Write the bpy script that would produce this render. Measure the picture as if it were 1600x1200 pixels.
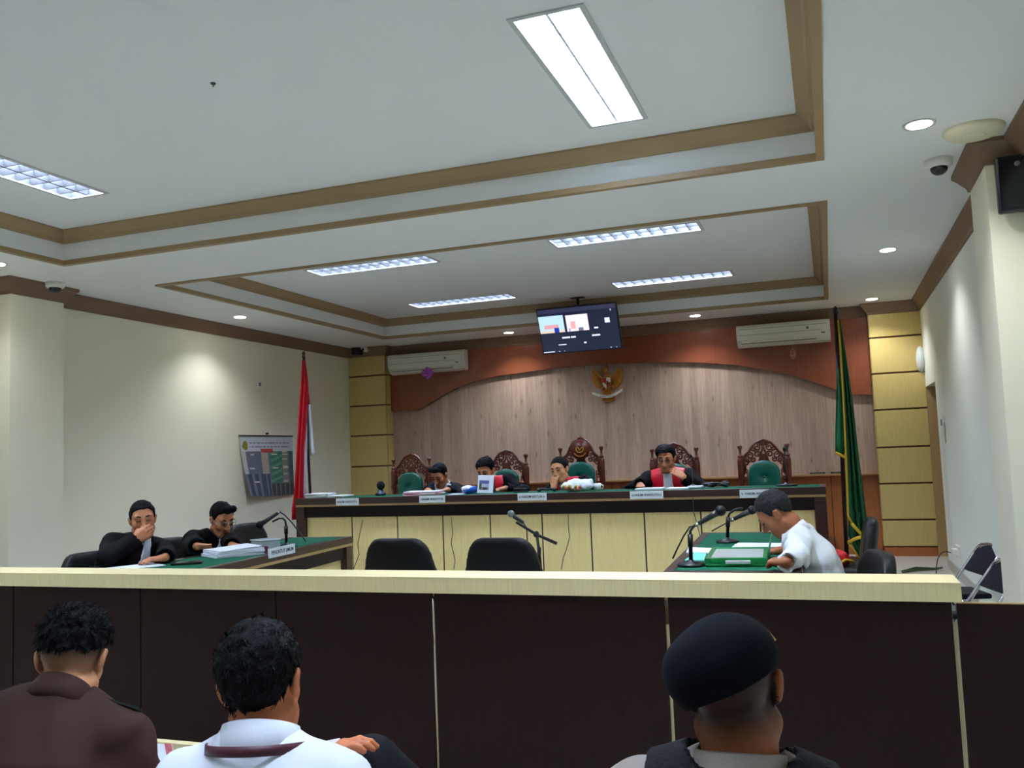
import bpy, bmesh, math, random
import numpy as np
from mathutils import Vector, Matrix, Euler
random.seed(7); np.random.seed(7)
SC = bpy.context.scene
COL = SC.collection
for o in list(bpy.data.objects): bpy.data.objects.remove(o)

# ---------------------------------------------------------------- camera
H = 1.50                        # camera height above the public floor
F_PX = 1380.5
YAW, PITCH, ROLL = [math.radians(a) for a in (19.5925, 4.6624, -2.2079)]
def _cam_axes():
    cy, sy, cp, sp = math.cos(YAW), math.sin(YAW), math.cos(PITCH), math.sin(PITCH)
    f = Vector((-sy*cp, cy*cp, sp)); r = Vector((cy, sy, 0)); u = r.cross(f)
    cr, sr = math.cos(ROLL), math.sin(ROLL)
    return cr*r + sr*u, -sr*r + cr*u, f
CR, CU, CF = _cam_axes()
CAMPOS = Vector((0, 0, H))
cd = bpy.data.cameras.new('camera'); cam = bpy.data.objects.new('camera', cd); COL.objects.link(cam)
cd.sensor_width = 36; cd.lens = F_PX/1600*36; cd.clip_start = 0.05
cam.matrix_world = Matrix(((CR.x, CU.x, -CF.x, 0), (CR.y, CU.y, -CF.y, 0), (CR.z, CU.z, -CF.z, H), (0, 0, 0, 1)))
SC.camera = cam
def ray(x, y): return CR*((x-800)/F_PX) - CU*((y-600)/F_PX) + CF
def atY(x, y, v): d = ray(x, y); return CAMPOS + d*(v/d.y)
def atX(x, y, v): d = ray(x, y); return CAMPOS + d*(v/d.x)
def atZ(x, y, v): d = ray(x, y); return CAMPOS + d*((v-H)/d.z)
def atD(x, y, depth): return CAMPOS + ray(x, y)*depth

# ---------------------------------------------------------------- world, exposure
w = bpy.data.worlds.new('World'); SC.world = w; w.use_nodes = True
w.node_tree.nodes['Background'].inputs[0].default_value = (0.6, 0.7, 0.75, 1)
w.node_tree.nodes['Background'].inputs[1].default_value = 0.05
vs = SC.view_settings
vs.view_transform = 'Standard'; vs.look = 'None'; vs.gamma = 1.0; vs.use_curve_mapping = False
vs.exposure = 0.56
TROFFER = 60.0      # emission of the ceiling troffer panels
SPOT = 40.0         # watts of each downlight

# ---------------------------------------------------------------- helpers
def lin(c):
    return tuple((v/12.92 if v <= 0.04045 else ((v+0.055)/1.055)**2.4) for v in c)
def rgb(r, g, b): return lin((r/255, g/255, b/255))
MATS = {}
def mat(name, c, rough=0.5, metal=0.0, var=0.0, vscale=8.0, bump=0.0, bscale=60.0, emit=0.0, spec=0.5, sheen=0.0, coat=0.0, alpha=1.0, trans=0.0):
    if name in MATS: return MATS[name]
    m = bpy.data.materials.new(name); m.use_nodes = True; nt = m.node_tree; N = nt.nodes; L = nt.links
    b = N['Principled BSDF']; b.inputs['Base Color'].default_value = (*c, 1)
    b.inputs['Roughness'].default_value = rough; b.inputs['Metallic'].default_value = metal
    b.inputs['Specular IOR Level'].default_value = spec
    if sheen: b.inputs['Sheen Weight'].default_value = sheen
    if coat: b.inputs['Coat Weight'].default_value = coat; b.inputs['Coat Roughness'].default_value = 0.15
    if trans: b.inputs['Transmission Weight'].default_value = trans
    if alpha < 1: b.inputs['Alpha'].default_value = alpha
    if emit:
        b.inputs['Emission Color'].default_value = (*c, 1); b.inputs['Emission Strength'].default_value = emit
    tc = N.new('ShaderNodeTexCoord')
    if var:
        n = N.new('ShaderNodeTexNoise'); n.inputs['Scale'].default_value = vscale; n.inputs['Detail'].default_value = 5
        L.new(tc.outputs['Object'], n.inputs['Vector'])
        mx = N.new('ShaderNodeMix'); mx.data_type = 'RGBA'
        mx.inputs['A'].default_value = (*[max(0, v*(1-var)) for v in c], 1); mx.inputs['B'].default_value = (*[min(1, v*(1+var)) for v in c], 1)
        L.new(n.outputs['Fac'], mx.inputs['Factor']); L.new(mx.outputs['Result'], b.inputs['Base Color'])
    if bump:
        n2 = N.new('ShaderNodeTexNoise'); n2.inputs['Scale'].default_value = bscale; n2.inputs['Detail'].default_value = 3
        L.new(tc.outputs['Object'], n2.inputs['Vector'])
        bp = N.new('ShaderNodeBump'); bp.inputs['Strength'].default_value = bump; bp.inputs['Distance'].default_value = 0.01
        L.new(n2.outputs['Fac'], bp.inputs['Height']); L.new(bp.outputs['Normal'], b.inputs['Normal'])
    MATS[name] = m; return m
def wood(name, c1, c2, stretch=(6, 6, 0.5), scale=6.0, rough=0.45, plank=None, knots=None, bump=0.05, spec=0.5):
    if name in MATS: return MATS[name]
    m = bpy.data.materials.new(name); m.use_nodes = True; nt = m.node_tree; N = nt.nodes; L = nt.links
    b = N['Principled BSDF']; b.inputs['Roughness'].default_value = rough; b.inputs['Specular IOR Level'].default_value = spec
    tc = N.new('ShaderNodeTexCoord'); mp = N.new('ShaderNodeMapping'); mp.inputs['Scale'].default_value = stretch
    L.new(tc.outputs['Object'], mp.inputs['Vector'])
    n = N.new('ShaderNodeTexNoise'); n.inputs['Scale'].default_value = scale; n.inputs['Detail'].default_value = 8; n.inputs['Roughness'].default_value = 0.65
    n.inputs['Distortion'].default_value = 0.6
    L.new(mp.outputs['Vector'], n.inputs['Vector'])
    cr = N.new('ShaderNodeValToRGB'); cr.color_ramp.elements[0].color = (*c1, 1); cr.color_ramp.elements[1].color = (*c2, 1)
    cr.color_ramp.elements[0].position = 0.32; cr.color_ramp.elements[1].position = 0.68
    L.new(n.outputs['Fac'], cr.inputs['Fac']); out = cr.outputs['Color']
    if plank:                       # printed planks: strips of differing tone along x
        sx = N.new('ShaderNodeSeparateXYZ'); L.new(tc.outputs['Object'], sx.inputs[0])
        mu = N.new('ShaderNodeMath'); mu.operation = 'DIVIDE'; mu.inputs[1].default_value = plank; L.new(sx.outputs['X'], mu.inputs[0])
        fl = N.new('ShaderNodeMath'); fl.operation = 'FLOOR'; L.new(mu.outputs[0], fl.inputs[0])
        wn = N.new('ShaderNodeTexWhiteNoise'); wn.noise_dimensions = '1D'; L.new(fl.outputs[0], wn.inputs['W'])
        mr = N.new('ShaderNodeMapRange'); mr.inputs['To Min'].default_value = 0.86; mr.inputs['To Max'].default_value = 1.1; L.new(wn.outputs['Value'], mr.inputs['Value'])
        hs = N.new('ShaderNodeHueSaturation'); L.new(mr.outputs[0], hs.inputs['Value']); L.new(out, hs.inputs['Color']); out = hs.outputs['Color']
    if knots:
        mp2 = N.new('ShaderNodeMapping'); mp2.inputs['Scale'].default_value = (9, 9, 3.2); L.new(tc.outputs['Object'], mp2.inputs['Vector'])
        vo = N.new('ShaderNodeTexVoronoi'); vo.inputs['Scale'].default_value = 1.0; L.new(mp2.outputs['Vector'], vo.inputs['Vector'])
        c3 = N.new('ShaderNodeValToRGB'); c3.color_ramp.elements[0].position = 0.05; c3.color_ramp.elements[1].position = 0.17
        c3.color_ramp.elements[0].color = (1, 1, 1, 1); c3.color_ramp.elements[1].color = (0, 0, 0, 1); L.new(vo.outputs['Distance'], c3.inputs['Fac'])
        sc = N.new('ShaderNodeMath'); sc.operation = 'MULTIPLY'; sc.inputs[1].default_value = 0.55; L.new(c3.outputs['Color'], sc.inputs[0])
        mx = N.new('ShaderNodeMix'); mx.data_type = 'RGBA'; mx.inputs['B'].default_value = (*knots, 1)
        L.new(sc.outputs[0], mx.inputs['Factor']); L.new(out, mx.inputs['A']); out = mx.outputs['Result']
    L.new(out, b.inputs['Base Color'])
    if bump:
        bp = N.new('ShaderNodeBump'); bp.inputs['Strength'].default_value = bump; bp.inputs['Distance'].default_value = 0.004
        L.new(n.outputs['Fac'], bp.inputs['Height']); L.new(bp.outputs['Normal'], b.inputs['Normal'])
    MATS[name] = m; return m
def colmat(name, rough=0.5, emit=0.0, emitonly=False):
    """material that takes the colour attribute 'Col' of a print"""
    if name in MATS: return MATS[name]
    m = bpy.data.materials.new(name); m.use_nodes = True; N = m.node_tree.nodes; L = m.node_tree.links
    b = N['Principled BSDF']; a = N.new('ShaderNodeVertexColor'); a.layer_name = 'Col'
    b.inputs['Roughness'].default_value = rough
    if emitonly: b.inputs['Base Color'].default_value = (0.004, 0.004, 0.006, 1)
    else: L.new(a.outputs['Color'], b.inputs['Base Color'])
    if emit: L.new(a.outputs['Color'], b.inputs['Emission Color']); b.inputs['Emission Strength'].default_value = emit
    MATS[name] = m; return m

class MB:
    """collects shapes into one mesh"""
    def __init__(s): s.v = []; s.f = []; s.sm = []
    def add(s, v, f, smooth=False):
        n = len(s.v); s.v += [tuple(p) for p in v]; s.f += [tuple(i+n for i in q) for q in f]; s.sm += [smooth]*len(f); return s
    def box(s, x0, x1, y0, y1, z0, z1, bev=0.0, M=None):
        if bev <= 0:
            v = [(x0,y0,z0),(x1,y0,z0),(x1,y1,z0),(x0,y1,z0),(x0,y0,z1),(x1,y0,z1),(x1,y1,z1),(x0,y1,z1)]
            f = [(0,3,2,1),(4,5,6,7),(0,1,5,4),(1,2,6,5),(2,3,7,6),(3,0,4,7)]
        else:
            bm = bmesh.new(); bmesh.ops.create_cube(bm, size=1)
            for q in bm.verts: q.co = Vector(((x0+x1)/2+q.co.x*(x1-x0), (y0+y1)/2+q.co.y*(y1-y0), (z0+z1)/2+q.co.z*(z1-z0)))
            bmesh.ops.bevel(bm, geom=bm.edges[:], offset=bev, segments=2, profile=0.5, affect='EDGES')
            bm.verts.index_update(); v = [q.co.copy() for q in bm.verts]; f = [tuple(a.index for a in q.verts) for q in bm.faces]; bm.free()
        if M: v = [M @ Vector(p) for p in v]
        return s.add(v, f)
    def prism(s, pts, a, b, axis='y', M=None):
        """polygon pts (two coordinates) extruded along axis from a to b"""
        n = len(pts)
        def mk(p, t):
            return {'y': (p[0], t, p[1]), 'x': (t, p[0], p[1]), 'z': (p[0], p[1], t)}[axis]
        v = [mk(p, a) for p in pts] + [mk(p, b) for p in pts]
        f = [tuple(range(n)), tuple(range(2*n-1, n-1, -1))] + [(i, i+n, (i+1) % n+n, (i+1) % n) for i in range(n)]
        if M: v = [M @ Vector(p) for p in v]
        return s.add(v, f)
    def tube(s, pts, r, seg=8, cap=True):
        pts = [Vector(p) for p in pts]; n = len(pts); rr = r if isinstance(r, (list, tuple)) else [r]*n
        v = []; f = []; up = None
        for i, p in enumerate(pts):
            d = (pts[min(i+1, n-1)]-pts[max(i-1, 0)]).normalized()
            if up is None: up = Vector((0, 0, 1)) if abs(d.z) < 0.9 else Vector((1, 0, 0))
            a = d.cross(up); a = a.normalized() if a.length > 1e-5 else d.orthogonal().normalized(); up = a.cross(d).normalized()
            for k in range(seg):
                t = 2*math.pi*k/seg; v.append(p + (a*math.cos(t)+up*math.sin(t))*rr[i])
        for i in range(n-1):
            for k in range(seg):
                f.append((i*seg+k, i*seg+(k+1) % seg, (i+1)*seg+(k+1) % seg, (i+1)*seg+k))
        if cap: f.append(tuple(range(seg-1, -1, -1))); f.append(tuple((n-1)*seg+k for k in range(seg)))
        return s.add(v, f, True)
    def lathe(s, prof, c=(0, 0, 0), seg=16, M=None):
        """profile [(r,z)...] round the z axis"""
        v = []; f = []; n = len(prof)
        for r, z in prof:
            for k in range(seg):
                t = 2*math.pi*k/seg; v.append(Vector((r*math.cos(t), r*math.sin(t), z)))
        for i in range(n-1):
            for k in range(seg): f.append((i*seg+k, i*seg+(k+1) % seg, (i+1)*seg+(k+1) % seg, (i+1)*seg+k))
        f.append(tuple(range(seg-1, -1, -1))); f.append(tuple((n-1)*seg+k for k in range(seg)))
        v = [(M @ p if M else p)+Vector(c) for p in v]
        return s.add(v, f, True)
    def ball(s, c, r, seg=12, rings=8, M=None):
        r = r if isinstance(r, (tuple, list)) else (r, r, r); v = []; f = []
        for i in range(rings+1):
            a = math.pi*i/rings
            for k in range(seg):
                t = 2*math.pi*k/seg; q = Vector((r[0]*math.sin(a)*math.cos(t), r[1]*math.sin(a)*math.sin(t), r[2]*math.cos(a)))
                v.append((M @ q if M else q)+Vector(c))
        for i in range(rings):
            for k in range(seg): f.append((i*seg+k, (i+1)*seg+k, (i+1)*seg+(k+1) % seg, i*seg+(k+1) % seg))
        return s.add(v, f, True)
    def build(s, name, m, parent=None, kind=None):
        me = bpy.data.meshes.new(name); me.from_pydata([tuple(p) for p in s.v], [], s.f)
        me.polygons.foreach_set('use_smooth', s.sm); me.validate(); me.update()
        return mobj(name, me, m, parent, kind)
def mobj(name, me, m, parent=None, kind=None):
    if m and not me.materials: me.materials.append(m)
    o = bpy.data.objects.new(name, me); COL.objects.link(o); o.parent = parent
    if kind: o['kind'] = kind
    return o
def tag(o, label, cat, group=None):
    o['label'] = label; o['category'] = cat
    if group: o['group'] = group
    return o
def thing(name, label, cat, loc=(0, 0, 0), rz=0.0, group=None):
    o = bpy.data.objects.new(name, None); COL.objects.link(o); o.empty_display_size = 0.1
    o.location = loc; o.rotation_euler = (0, 0, rz); return tag(o, label, cat, group)
def struct(name, mb, m, parent=None):
    o = mb.build(name, m, parent)
    if parent is None: o['kind'] = 'structure'
    return o
def copy_tree(o, parent=None):
    c = o.copy(); COL.objects.link(c); c.parent = parent
    for ch in list(o.children): copy_tree(ch, c)
    return c
def sunk(pts, closed, offs, side=1):
    """offset a plan polyline sideways by each d of offs (mitred)"""
    n = len(pts); P = [Vector(p) for p in pts]; rows = []
    for d in offs:
        row = []
        for i in range(n):
            a = P[i-1] if (closed or i > 0) else None; b = P[(i+1) % n] if (closed or i < n-1) else None
            ns = []
            if a is not None: e = (P[i]-a).normalized(); ns.append(Vector((-e.y, e.x))*side)
            if b is not None: e = (b-P[i]).normalized(); ns.append(Vector((-e.y, e.x))*side)
            if len(ns) == 1: q = P[i]+ns[0]*d
            else:
                mm = (ns[0]+ns[1]); mm = mm/ max(mm.length_squared/2, 1e-6); q = P[i]+mm*d
            row.append(q)
        rows.append(row)
    return rows
def moulding(mb, pts, prof, closed=False, side=1):
    """sweep profile [(d, z)...] (closed outline) along plan polyline pts"""
    rows = sunk(pts, closed, [d for d, z in prof], side); n = len(pts); k = len(prof)
    v = []; f = []
    for i in range(n):
        for j in range(k): v.append((rows[j][i].x, rows[j][i].y, prof[j][1]))
    for i in range(n if closed else n-1):
        i2 = (i+1) % n
        for j in range(k): f.append((i*k+j, i2*k+j, i2*k+(j+1) % k, i*k+(j+1) % k))
    if not closed: f.append(tuple(range(k))); f.append(tuple((n-1)*k+j for j in range(k-1, -1, -1)))
    return mb.add(v, f)
def text_mesh(txt, size, m, name, parent, loc, rot, extrude=0.0008, bold=0.0, sx=1.0):
    cu = bpy.data.curves.new('t', 'FONT'); cu.body = txt; cu.size = size; cu.align_x = 'CENTER'; cu.align_y = 'CENTER'
    cu.extrude = extrude; cu.offset = bold; cu.resolution_u = 2
    ob = bpy.data.objects.new('t', cu); COL.objects.link(ob)
    dg = bpy.context.evaluated_depsgraph_get(); me = bpy.data.meshes.new_from_object(ob.evaluated_get(dg)); me.name = name
    bpy.data.objects.remove(ob); bpy.data.curves.remove(cu)
    me.materials.clear()
    o = mobj(name, me, m, parent); o.location = loc; o.rotation_euler = rot; o.scale = (sx, 1, 1); return o
def print_grid(name, nx, ny, pos, colf, m, parent):
    """a flat print: pos(u,v)->point, colf(u,v)->sRGB 0..1 per cell, u right, v up"""
    v = [tuple(pos(i/nx, j/ny)) for j in range(ny+1) for i in range(nx+1)]
    f = [(j*(nx+1)+i, j*(nx+1)+i+1, (j+1)*(nx+1)+i+1, (j+1)*(nx+1)+i) for j in range(ny) for i in range(nx)]
    me = bpy.data.meshes.new(name); me.from_pydata(v, [], f); ca = me.color_attributes.new('Col', 'FLOAT_COLOR', 'CORNER')
    k = 0
    for j in range(ny):
        for i in range(nx):
            c = (*lin(colf((i+.5)/nx, (j+.5)/ny)), 1)
            for _ in range(4): ca.data[k].color = c; k += 1
    me.update(); return mobj(name, me, m, parent)

# ---------------------------------------------------------------- implicit surfaces (bodies, clothes, cushions)
class Field:
    def __init__(s, lo, hi, h):
        s.h = h; s.lo = np.array(lo, np.float32); n = np.ceil((np.array(hi)-s.lo)/h).astype(int)+1
        s.ax = [s.lo[i]+np.arange(n[i], dtype=np.float32)*h for i in range(3)]; s.D = np.full(tuple(n), 0.15, np.float32)
    def box(s, lo, hi):
        sl = []
        for i in range(3):
            a = int(max(0, math.floor((lo[i]-s.lo[i])/s.h))); b = int(min(len(s.ax[i]), math.ceil((hi[i]-s.lo[i])/s.h)+1)); sl.append(slice(a, max(a, b)))
        return tuple(sl)
    def pts(s, sl):
        X, Y, Z = s.ax[0][sl[0]], s.ax[1][sl[1]], s.ax[2][sl[2]]
        return X[:, None, None], Y[None, :, None], Z[None, None, :]
    def _merge(s, sl, d, k, sub=False):
        A = s.D[sl]
        if A.size == 0: return
        if sub:
            hh = np.maximum(k-np.abs(-A-d), 0)/k; s.D[sl] = -(np.minimum(-A, d)-hh*hh*k*0.25)
        else:
            hh = np.maximum(k-np.abs(A-d), 0)/k; s.D[sl] = np.minimum(A, d)-hh*hh*k*0.25
    def cone(s, a, b, r1, r2, k=0.02, flat=None, sub=False):
        a = np.array(a, np.float32); b = np.array(b, np.float32); R = max(r1, r2); mg = R*(1 if not flat else max(1, flat[1]))+k+2*s.h+0.01
        sl = s.box(np.minimum(a, b)-mg, np.maximum(a, b)+mg); X, Y, Z = s.pts(sl)
        px, py, pz = X-a[0], Y-a[1], Z-a[2]; ba = b-a
        if flat:
            n = np.array(flat[0], np.float32); n = n/np.linalg.norm(n); q = (1/flat[1]-1)
            dn = px*n[0]+py*n[1]+pz*n[2]; px = px+n[0]*dn*q; py = py+n[1]*dn*q; pz = pz+n[2]*dn*q
            ba = ba+n*(ba@n)*q
        t = np.clip((px*ba[0]+py*ba[1]+pz*ba[2])/max(float(ba@ba), 1e-9), 0, 1)
        d = np.sqrt((px-t*ba[0])**2+(py-t*ba[1])**2+(pz-t*ba[2])**2)-(r1+(r2-r1)*t)
        if flat and flat[1] < 1: d = d*flat[1]**0.5
        s._merge(sl, d.astype(np.float32), k, sub); return s
    def ell(s, c, r, R=None, k=0.02, sub=False):
        c = np.array(c, np.float32); r = np.array(r, np.float32); mg = float(r.max())+k+2*s.h+0.01
        sl = s.box(c-mg, c+mg); X, Y, Z = s.pts(sl); px, py, pz = X-c[0], Y-c[1], Z-c[2]
        if R is not None:
            R = np.array(R, np.float32)
            px, py, pz = (px*R[0, i]+py*R[1, i]+pz*R[2, i] for i in range(3))
        k0 = np.sqrt((px/r[0])**2+(py/r[1])**2+(pz/r[2])**2); k1 = np.sqrt((px/r[0]**2)**2+(py/r[1]**2)**2+(pz/r[2]**2)**2)+1e-6
        s._merge(sl, (k0*(k0-1)/k1).astype(np.float32), k, sub); return s
    def warp(s, fn):
        X, Y, Z = s.pts((slice(None),)*3); s.D = s.D+fn(X, Y, Z).astype(np.float32); return s
    def cut(s, fn):
        """keep only where fn<0"""
        X, Y, Z = s.pts((slice(None),)*3); s.D = np.maximum(s.D, fn(X, Y, Z).astype(np.float32)); return s
    def mesh(s, name, origin=(0, 0, 0)):
        D = s.D.copy()
        for a in range(3):
            sl = [slice(None)]*3
            for e in (0, -1): sl[a] = e; D[tuple(sl)] = np.maximum(D[tuple(sl)], 0.01)
        ins = D < 0; nx, ny, nz = D.shape
        c = ins[:-1, :-1, :-1].astype(np.int8)*0; acc = np.zeros(c.shape+(3,), np.float32); cnt = np.zeros(c.shape, np.float32)
        corners = [(i, j, k) for i in (0, 1) for j in (0, 1) for k in (0, 1)]
        def V(o): return D[o[0]:nx-1+o[0], o[1]:ny-1+o[1], o[2]:nz-1+o[2]]
        tot = sum((V(o) < 0).astype(np.int8) for o in corners); act = (tot > 0) & (tot < 8); idx = np.argwhere(act)
        if len(idx) == 0: return bpy.data.meshes.new(name)
        vals = {o: V(o)[act] for o in corners}; acc = np.zeros((len(idx), 3), np.float32); cnt = np.zeros(len(idx), np.float32)
        for o in corners:
            for a in range(3):
                if o[a]: continue
                p = list(o); p[a] = 1; p = tuple(p); va, vb = vals[o], vals[p]; cr = (va < 0) != (vb < 0)
                t = np.where(cr, va/np.where(cr, va-vb, 1), 0); q = np.repeat(np.array([o], np.float32), len(idx), 0); q[:, a] += t
                acc[cr] += q[cr]; cnt[cr] += 1
        verts = (idx+acc/cnt[:, None])*s.h+s.lo-np.array(origin, np.float32)
        num = np.full(act.shape, -1, np.int64); num[act] = np.arange(len(idx)); quads = []
        for a in range(3):
            b, c2 = (a+1) % 3, (a+2) % 3
            s0 = [slice(1, -1)]*3; s0[a] = slice(0, -1); s1 = list(s0); s1[a] = slice(1, None)
            i0 = ins[tuple(s0)]; i1 = ins[tuple(s1)]; e = np.argwhere(i0 != i1)
            if len(e) == 0: continue
            flip = i0[i0 != i1]; base = e.copy(); base[:, b] += 1; base[:, c2] += 1
            def at(db, dc): q = base.copy(); q[:, b] -= db; q[:, c2] -= dc; return num[q[:, 0], q[:, 1], q[:, 2]]
            Q = np.stack([at(1, 1), at(0, 1), at(0, 0), at(1, 0)], 1); Q[~flip] = Q[~flip][:, ::-1]; quads.append(Q)
        Q = np.concatenate(quads); Q = Q[(Q >= 0).all(1)]
        me = bpy.data.meshes.new(name); me.vertices.add(len(verts)); me.vertices.foreach_set('co', verts.astype(np.float32).ravel())
        me.loops.add(Q.size); me.loops.foreach_set('vertex_index', Q.astype(np.int32).ravel()); me.polygons.add(len(Q))
        me.polygons.foreach_set('loop_start', (np.arange(len(Q))*4).astype(np.int32)); me.polygons.foreach_set('loop_total', np.full(len(Q), 4, np.int32))
        me.polygons.foreach_set('use_smooth', np.ones(len(Q), bool)); me.update(calc_edges=True); me.validate(); return me
def rbox(fld, c, half, r, k=0.001, R=None):
    """rounded box into a field"""
    X, Y, Z = fld.pts((slice(None),)*3); px, py, pz = X-c[0], Y-c[1], Z-c[2]
    if R is not None: px, py, pz = (px*R[0][i]+py*R[1][i]+pz*R[2][i] for i in range(3))
    qx, qy, qz = np.abs(px)-half[0]+r, np.abs(py)-half[1]+r, np.abs(pz)-half[2]+r
    d = np.sqrt(np.maximum(qx, 0)**2+np.maximum(qy, 0)**2+np.maximum(qz, 0)**2)+np.minimum(np.maximum(np.maximum(qx, qy), qz), 0)-r
    fld._merge((slice(None),)*3, d.astype(np.float32), k); return fld
# ================================================================ THE ROOM
S = 1.57
C = H+S                         # main ceiling
RAISE = 0.228                   # coffers
FLOOR_C = 0.23                  # raised court floor
PLAT = 0.43                     # judges' platform
XL, XR, YB, YN = -6.25, 1.04, 10.98, -2.6
YP = 10.78                      # pilaster fronts
PLX = -5.68; PRX = 0.50         # inner edges of the pilasters
m_ceil = mat('ceiling_paint', rgb(236, 238, 234), 0.75, var=0.02, vscale=1.5)
m_wall = mat('wall_cream', rgb(238, 235, 212), 0.55, var=0.025, vscale=1.2, bump=0.02, bscale=25)
m_wallr = mat('wall_white', rgb(235, 241, 228), 0.55, var=0.03, vscale=1.2, bump=0.02, bscale=25)
m_crown = mat('crown_brown', rgb(124, 98, 76), 0.5, var=0.05)
m_trim = mat('coffer_trim', rgb(160, 134, 94), 0.5, var=0.05)
m_floor = mat('floor_tile', rgb(200, 198, 190), 0.25, var=0.06, vscale=3)
m_dark = wood('dark_wood', rgb(42, 27, 24), rgb(60, 38, 33), (14, 14, 0.8), 5, 0.32)
m_darkfront = wood('barrier_laminate', rgb(36, 19, 18), rgb(46, 26, 23), (60, 60, 3), 4, 0.5, spec=0.15)
m_cream = wood('cream_laminate', rgb(234, 214, 158), rgb(246, 228, 174), (40, 40, 2), 3, 0.4)
m_panel = wood('panel_laminate', rgb(204, 180, 108), rgb(216, 194, 124), (30, 30, 2), 3, 0.38)
m_groove = mat('groove_brown', rgb(104, 58, 30), 0.5)
m_plank = wood('wall_planks', rgb(160, 134, 116), rgb(192, 166, 146), (16, 16, 0.7), 4, 0.5, plank=0.093, knots=rgb(96, 66, 48))
m_val = wood('valance_wood', rgb(134, 72, 48), rgb(150, 84, 56), (20, 20, 1), 4, 0.22, spec=0.5)
m_dado = wood('dado_wood', rgb(160, 92, 46), rgb(184, 112, 60), (14, 14, 1), 4, 0.3)
m_tan = wood('tan_wood', rgb(170, 140, 92), rgb(184, 152, 104), (14, 14, 1), 4, 0.4)
m_black = mat('black_plastic', rgb(18, 18, 20), 0.4)
m_white = mat('white_plastic', rgb(232, 232, 222), 0.35)

struct('floor', MB().box(XL, XR, YN, 4.06, -0.1, 0), m_floor)
struct('floor', MB().box(XL, 0.50, 4.06, YB+0.1, -0.1, FLOOR_C).box(0.50, XR+0.5, 8.0, YB+0.1, -0.1, FLOOR_C), m_floor)
struct('floor', MB().box(0.50, XR, 4.06, 8.0, -0.1, 0), m_floor)
pf = struct('floor', MB().box(-5.75, -0.02, 7.80, YB-0.06, FLOOR_C, PLAT), m_dark)
# walls (0.1 thick)
struct('wall_left', MB().box(XL-0.1, XL, YN, YB+0.1, -0.1, C), m_wall)
DY0, DZ1 = 9.86, 2.09           # opening in the right wall beside the pilaster
struct('wall_right', MB().box(XR, XR+0.1, YN, DY0, -0.1, C).box(XR, XR+0.1, DY0, YB+0.1, DZ1, C), m_wallr)
struct('wall_near', MB().box(XL-0.1, XR+0.1, YN-0.1, YN, -0.1, C), m_wall)
d1 = struct('door_1', MB().box(XR, XR+0.5, YP-0.03, YP+0.02, FLOOR_C, DZ1), m_tan)
MB().box(XR+0.46, XR+0.5, DY0-0.05, YP-0.03, FLOOR_C, DZ1).build('door_leaf', m_tan, d1)
MB().box(XR+0.1, XR+0.5, DY0-0.05, DY0, FLOOR_C, DZ1).build('jamb', m_wallr, d1)
MB().box(XR+0.1, XR+0.5, DY0-0.05, YP+0.02, DZ1, DZ1+0.05).build('lintel', m_wallr, d1)
wb = struct('wall_back', MB().box(XL-0.1, XR+0.1, YB, YB+0.1, -0.1, C), m_plank)
# pillars
struct('wall_pillar_left', MB().box(XL, -6.07, 5.22, 5.74, 0, C), m_wall)
struct('wall_pillar_right', MB().box(0.87, XR, 5.20, 5.72, 0, C), m_wall)

# pilasters with stacked laminate panels
def pilaster(name, x0, x1, zs, ztop, zbase):
    o = struct(name, MB().box(x0, x1, YP+0.022, YB, FLOOR_C, C), m_groove)
    edges = [ztop]+zs+[zbase]
    for a, b in zip(edges[:-1], edges[1:]):
        MB().box(x0, x1+(0.0 if x0 < -3 else 0), YP, YP+0.03, b+0.010, a-0.010, bev=0.003).build('panel', m_panel, o)
        s = (x1, x1+0.006) if x0 < -3 else (x0-0.006, x0)
        MB().box(s[0], s[1], YP+0.03, YB, b+0.010, a-0.010).build('side_panel', m_panel, o)
    MB().box(x0, x1, YP-0.012, YP+0.022, FLOOR_C, zbase-0.004).build('plinth', m_dado, o)
    return o
zsr = [atY(1400+ (y-525)*0.08, y, YP).z for y in (525.5, 582, 639, 698, 755, 812)]
pilaster('wall_pilaster_right', PRX, XR, zsr, C, FLOOR_C+0.10)
pilaster('wall_pilaster_left', XL, PLX, zsr, C, FLOOR_C+0.10)

# arched red-brown valance board along the top of the back wall
ax = [(613, 643), (652, 641), (668, 633), (690, 619), (715, 606), (745, 595), (780, 587), (812, 583), (860, 576), (905, 571.5), (950, 569), (1010, 566.5), (1060, 566), (1100, 567), (1150, 570.5), (1200, 578.5), (1245, 589), (1280, 600), (1310, 611), (1325, 616), (1366, 617)]
pts = [(atY(x, y, 10.93)) for x, y in ax]
pts = [(p.x, p.z) for p in pts]; pts[0] = (PLX+0.004, pts[0][1]); pts[-1] = (PRX-0.004, pts[-1][1])
MB().prism([(PRX-0.004, C), (PLX+0.004, C)]+pts, 10.92, YB, 'y').build('valance', m_val, wb)
# dado: boards and ledge
dz = atY(1200, 741, 10.9).z
dadox = [PLX+0.004, -4.6, -3.55, -2.6, -1.72, -0.86, -0.02, PRX-0.004]
for a, b in zip(dadox[:-1], dadox[1:]):
    MB().box(a+0.003, b-0.003, YB-0.045, YB, FLOOR_C, dz-0.05, bev=0.003).build('dado_board', m_dado, wb)
MB().box(PLX+0.004, PRX-0.004, YB-0.13, YB, dz-0.045, dz-0.012, bev=0.004).build('ledge', m_dado, wb)
MB().box(PLX+0.004, PRX-0.004, YB-0.136, YB-0.129, dz-0.030, dz-0.012).build('ledge_edge', m_tan, wb)

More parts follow.
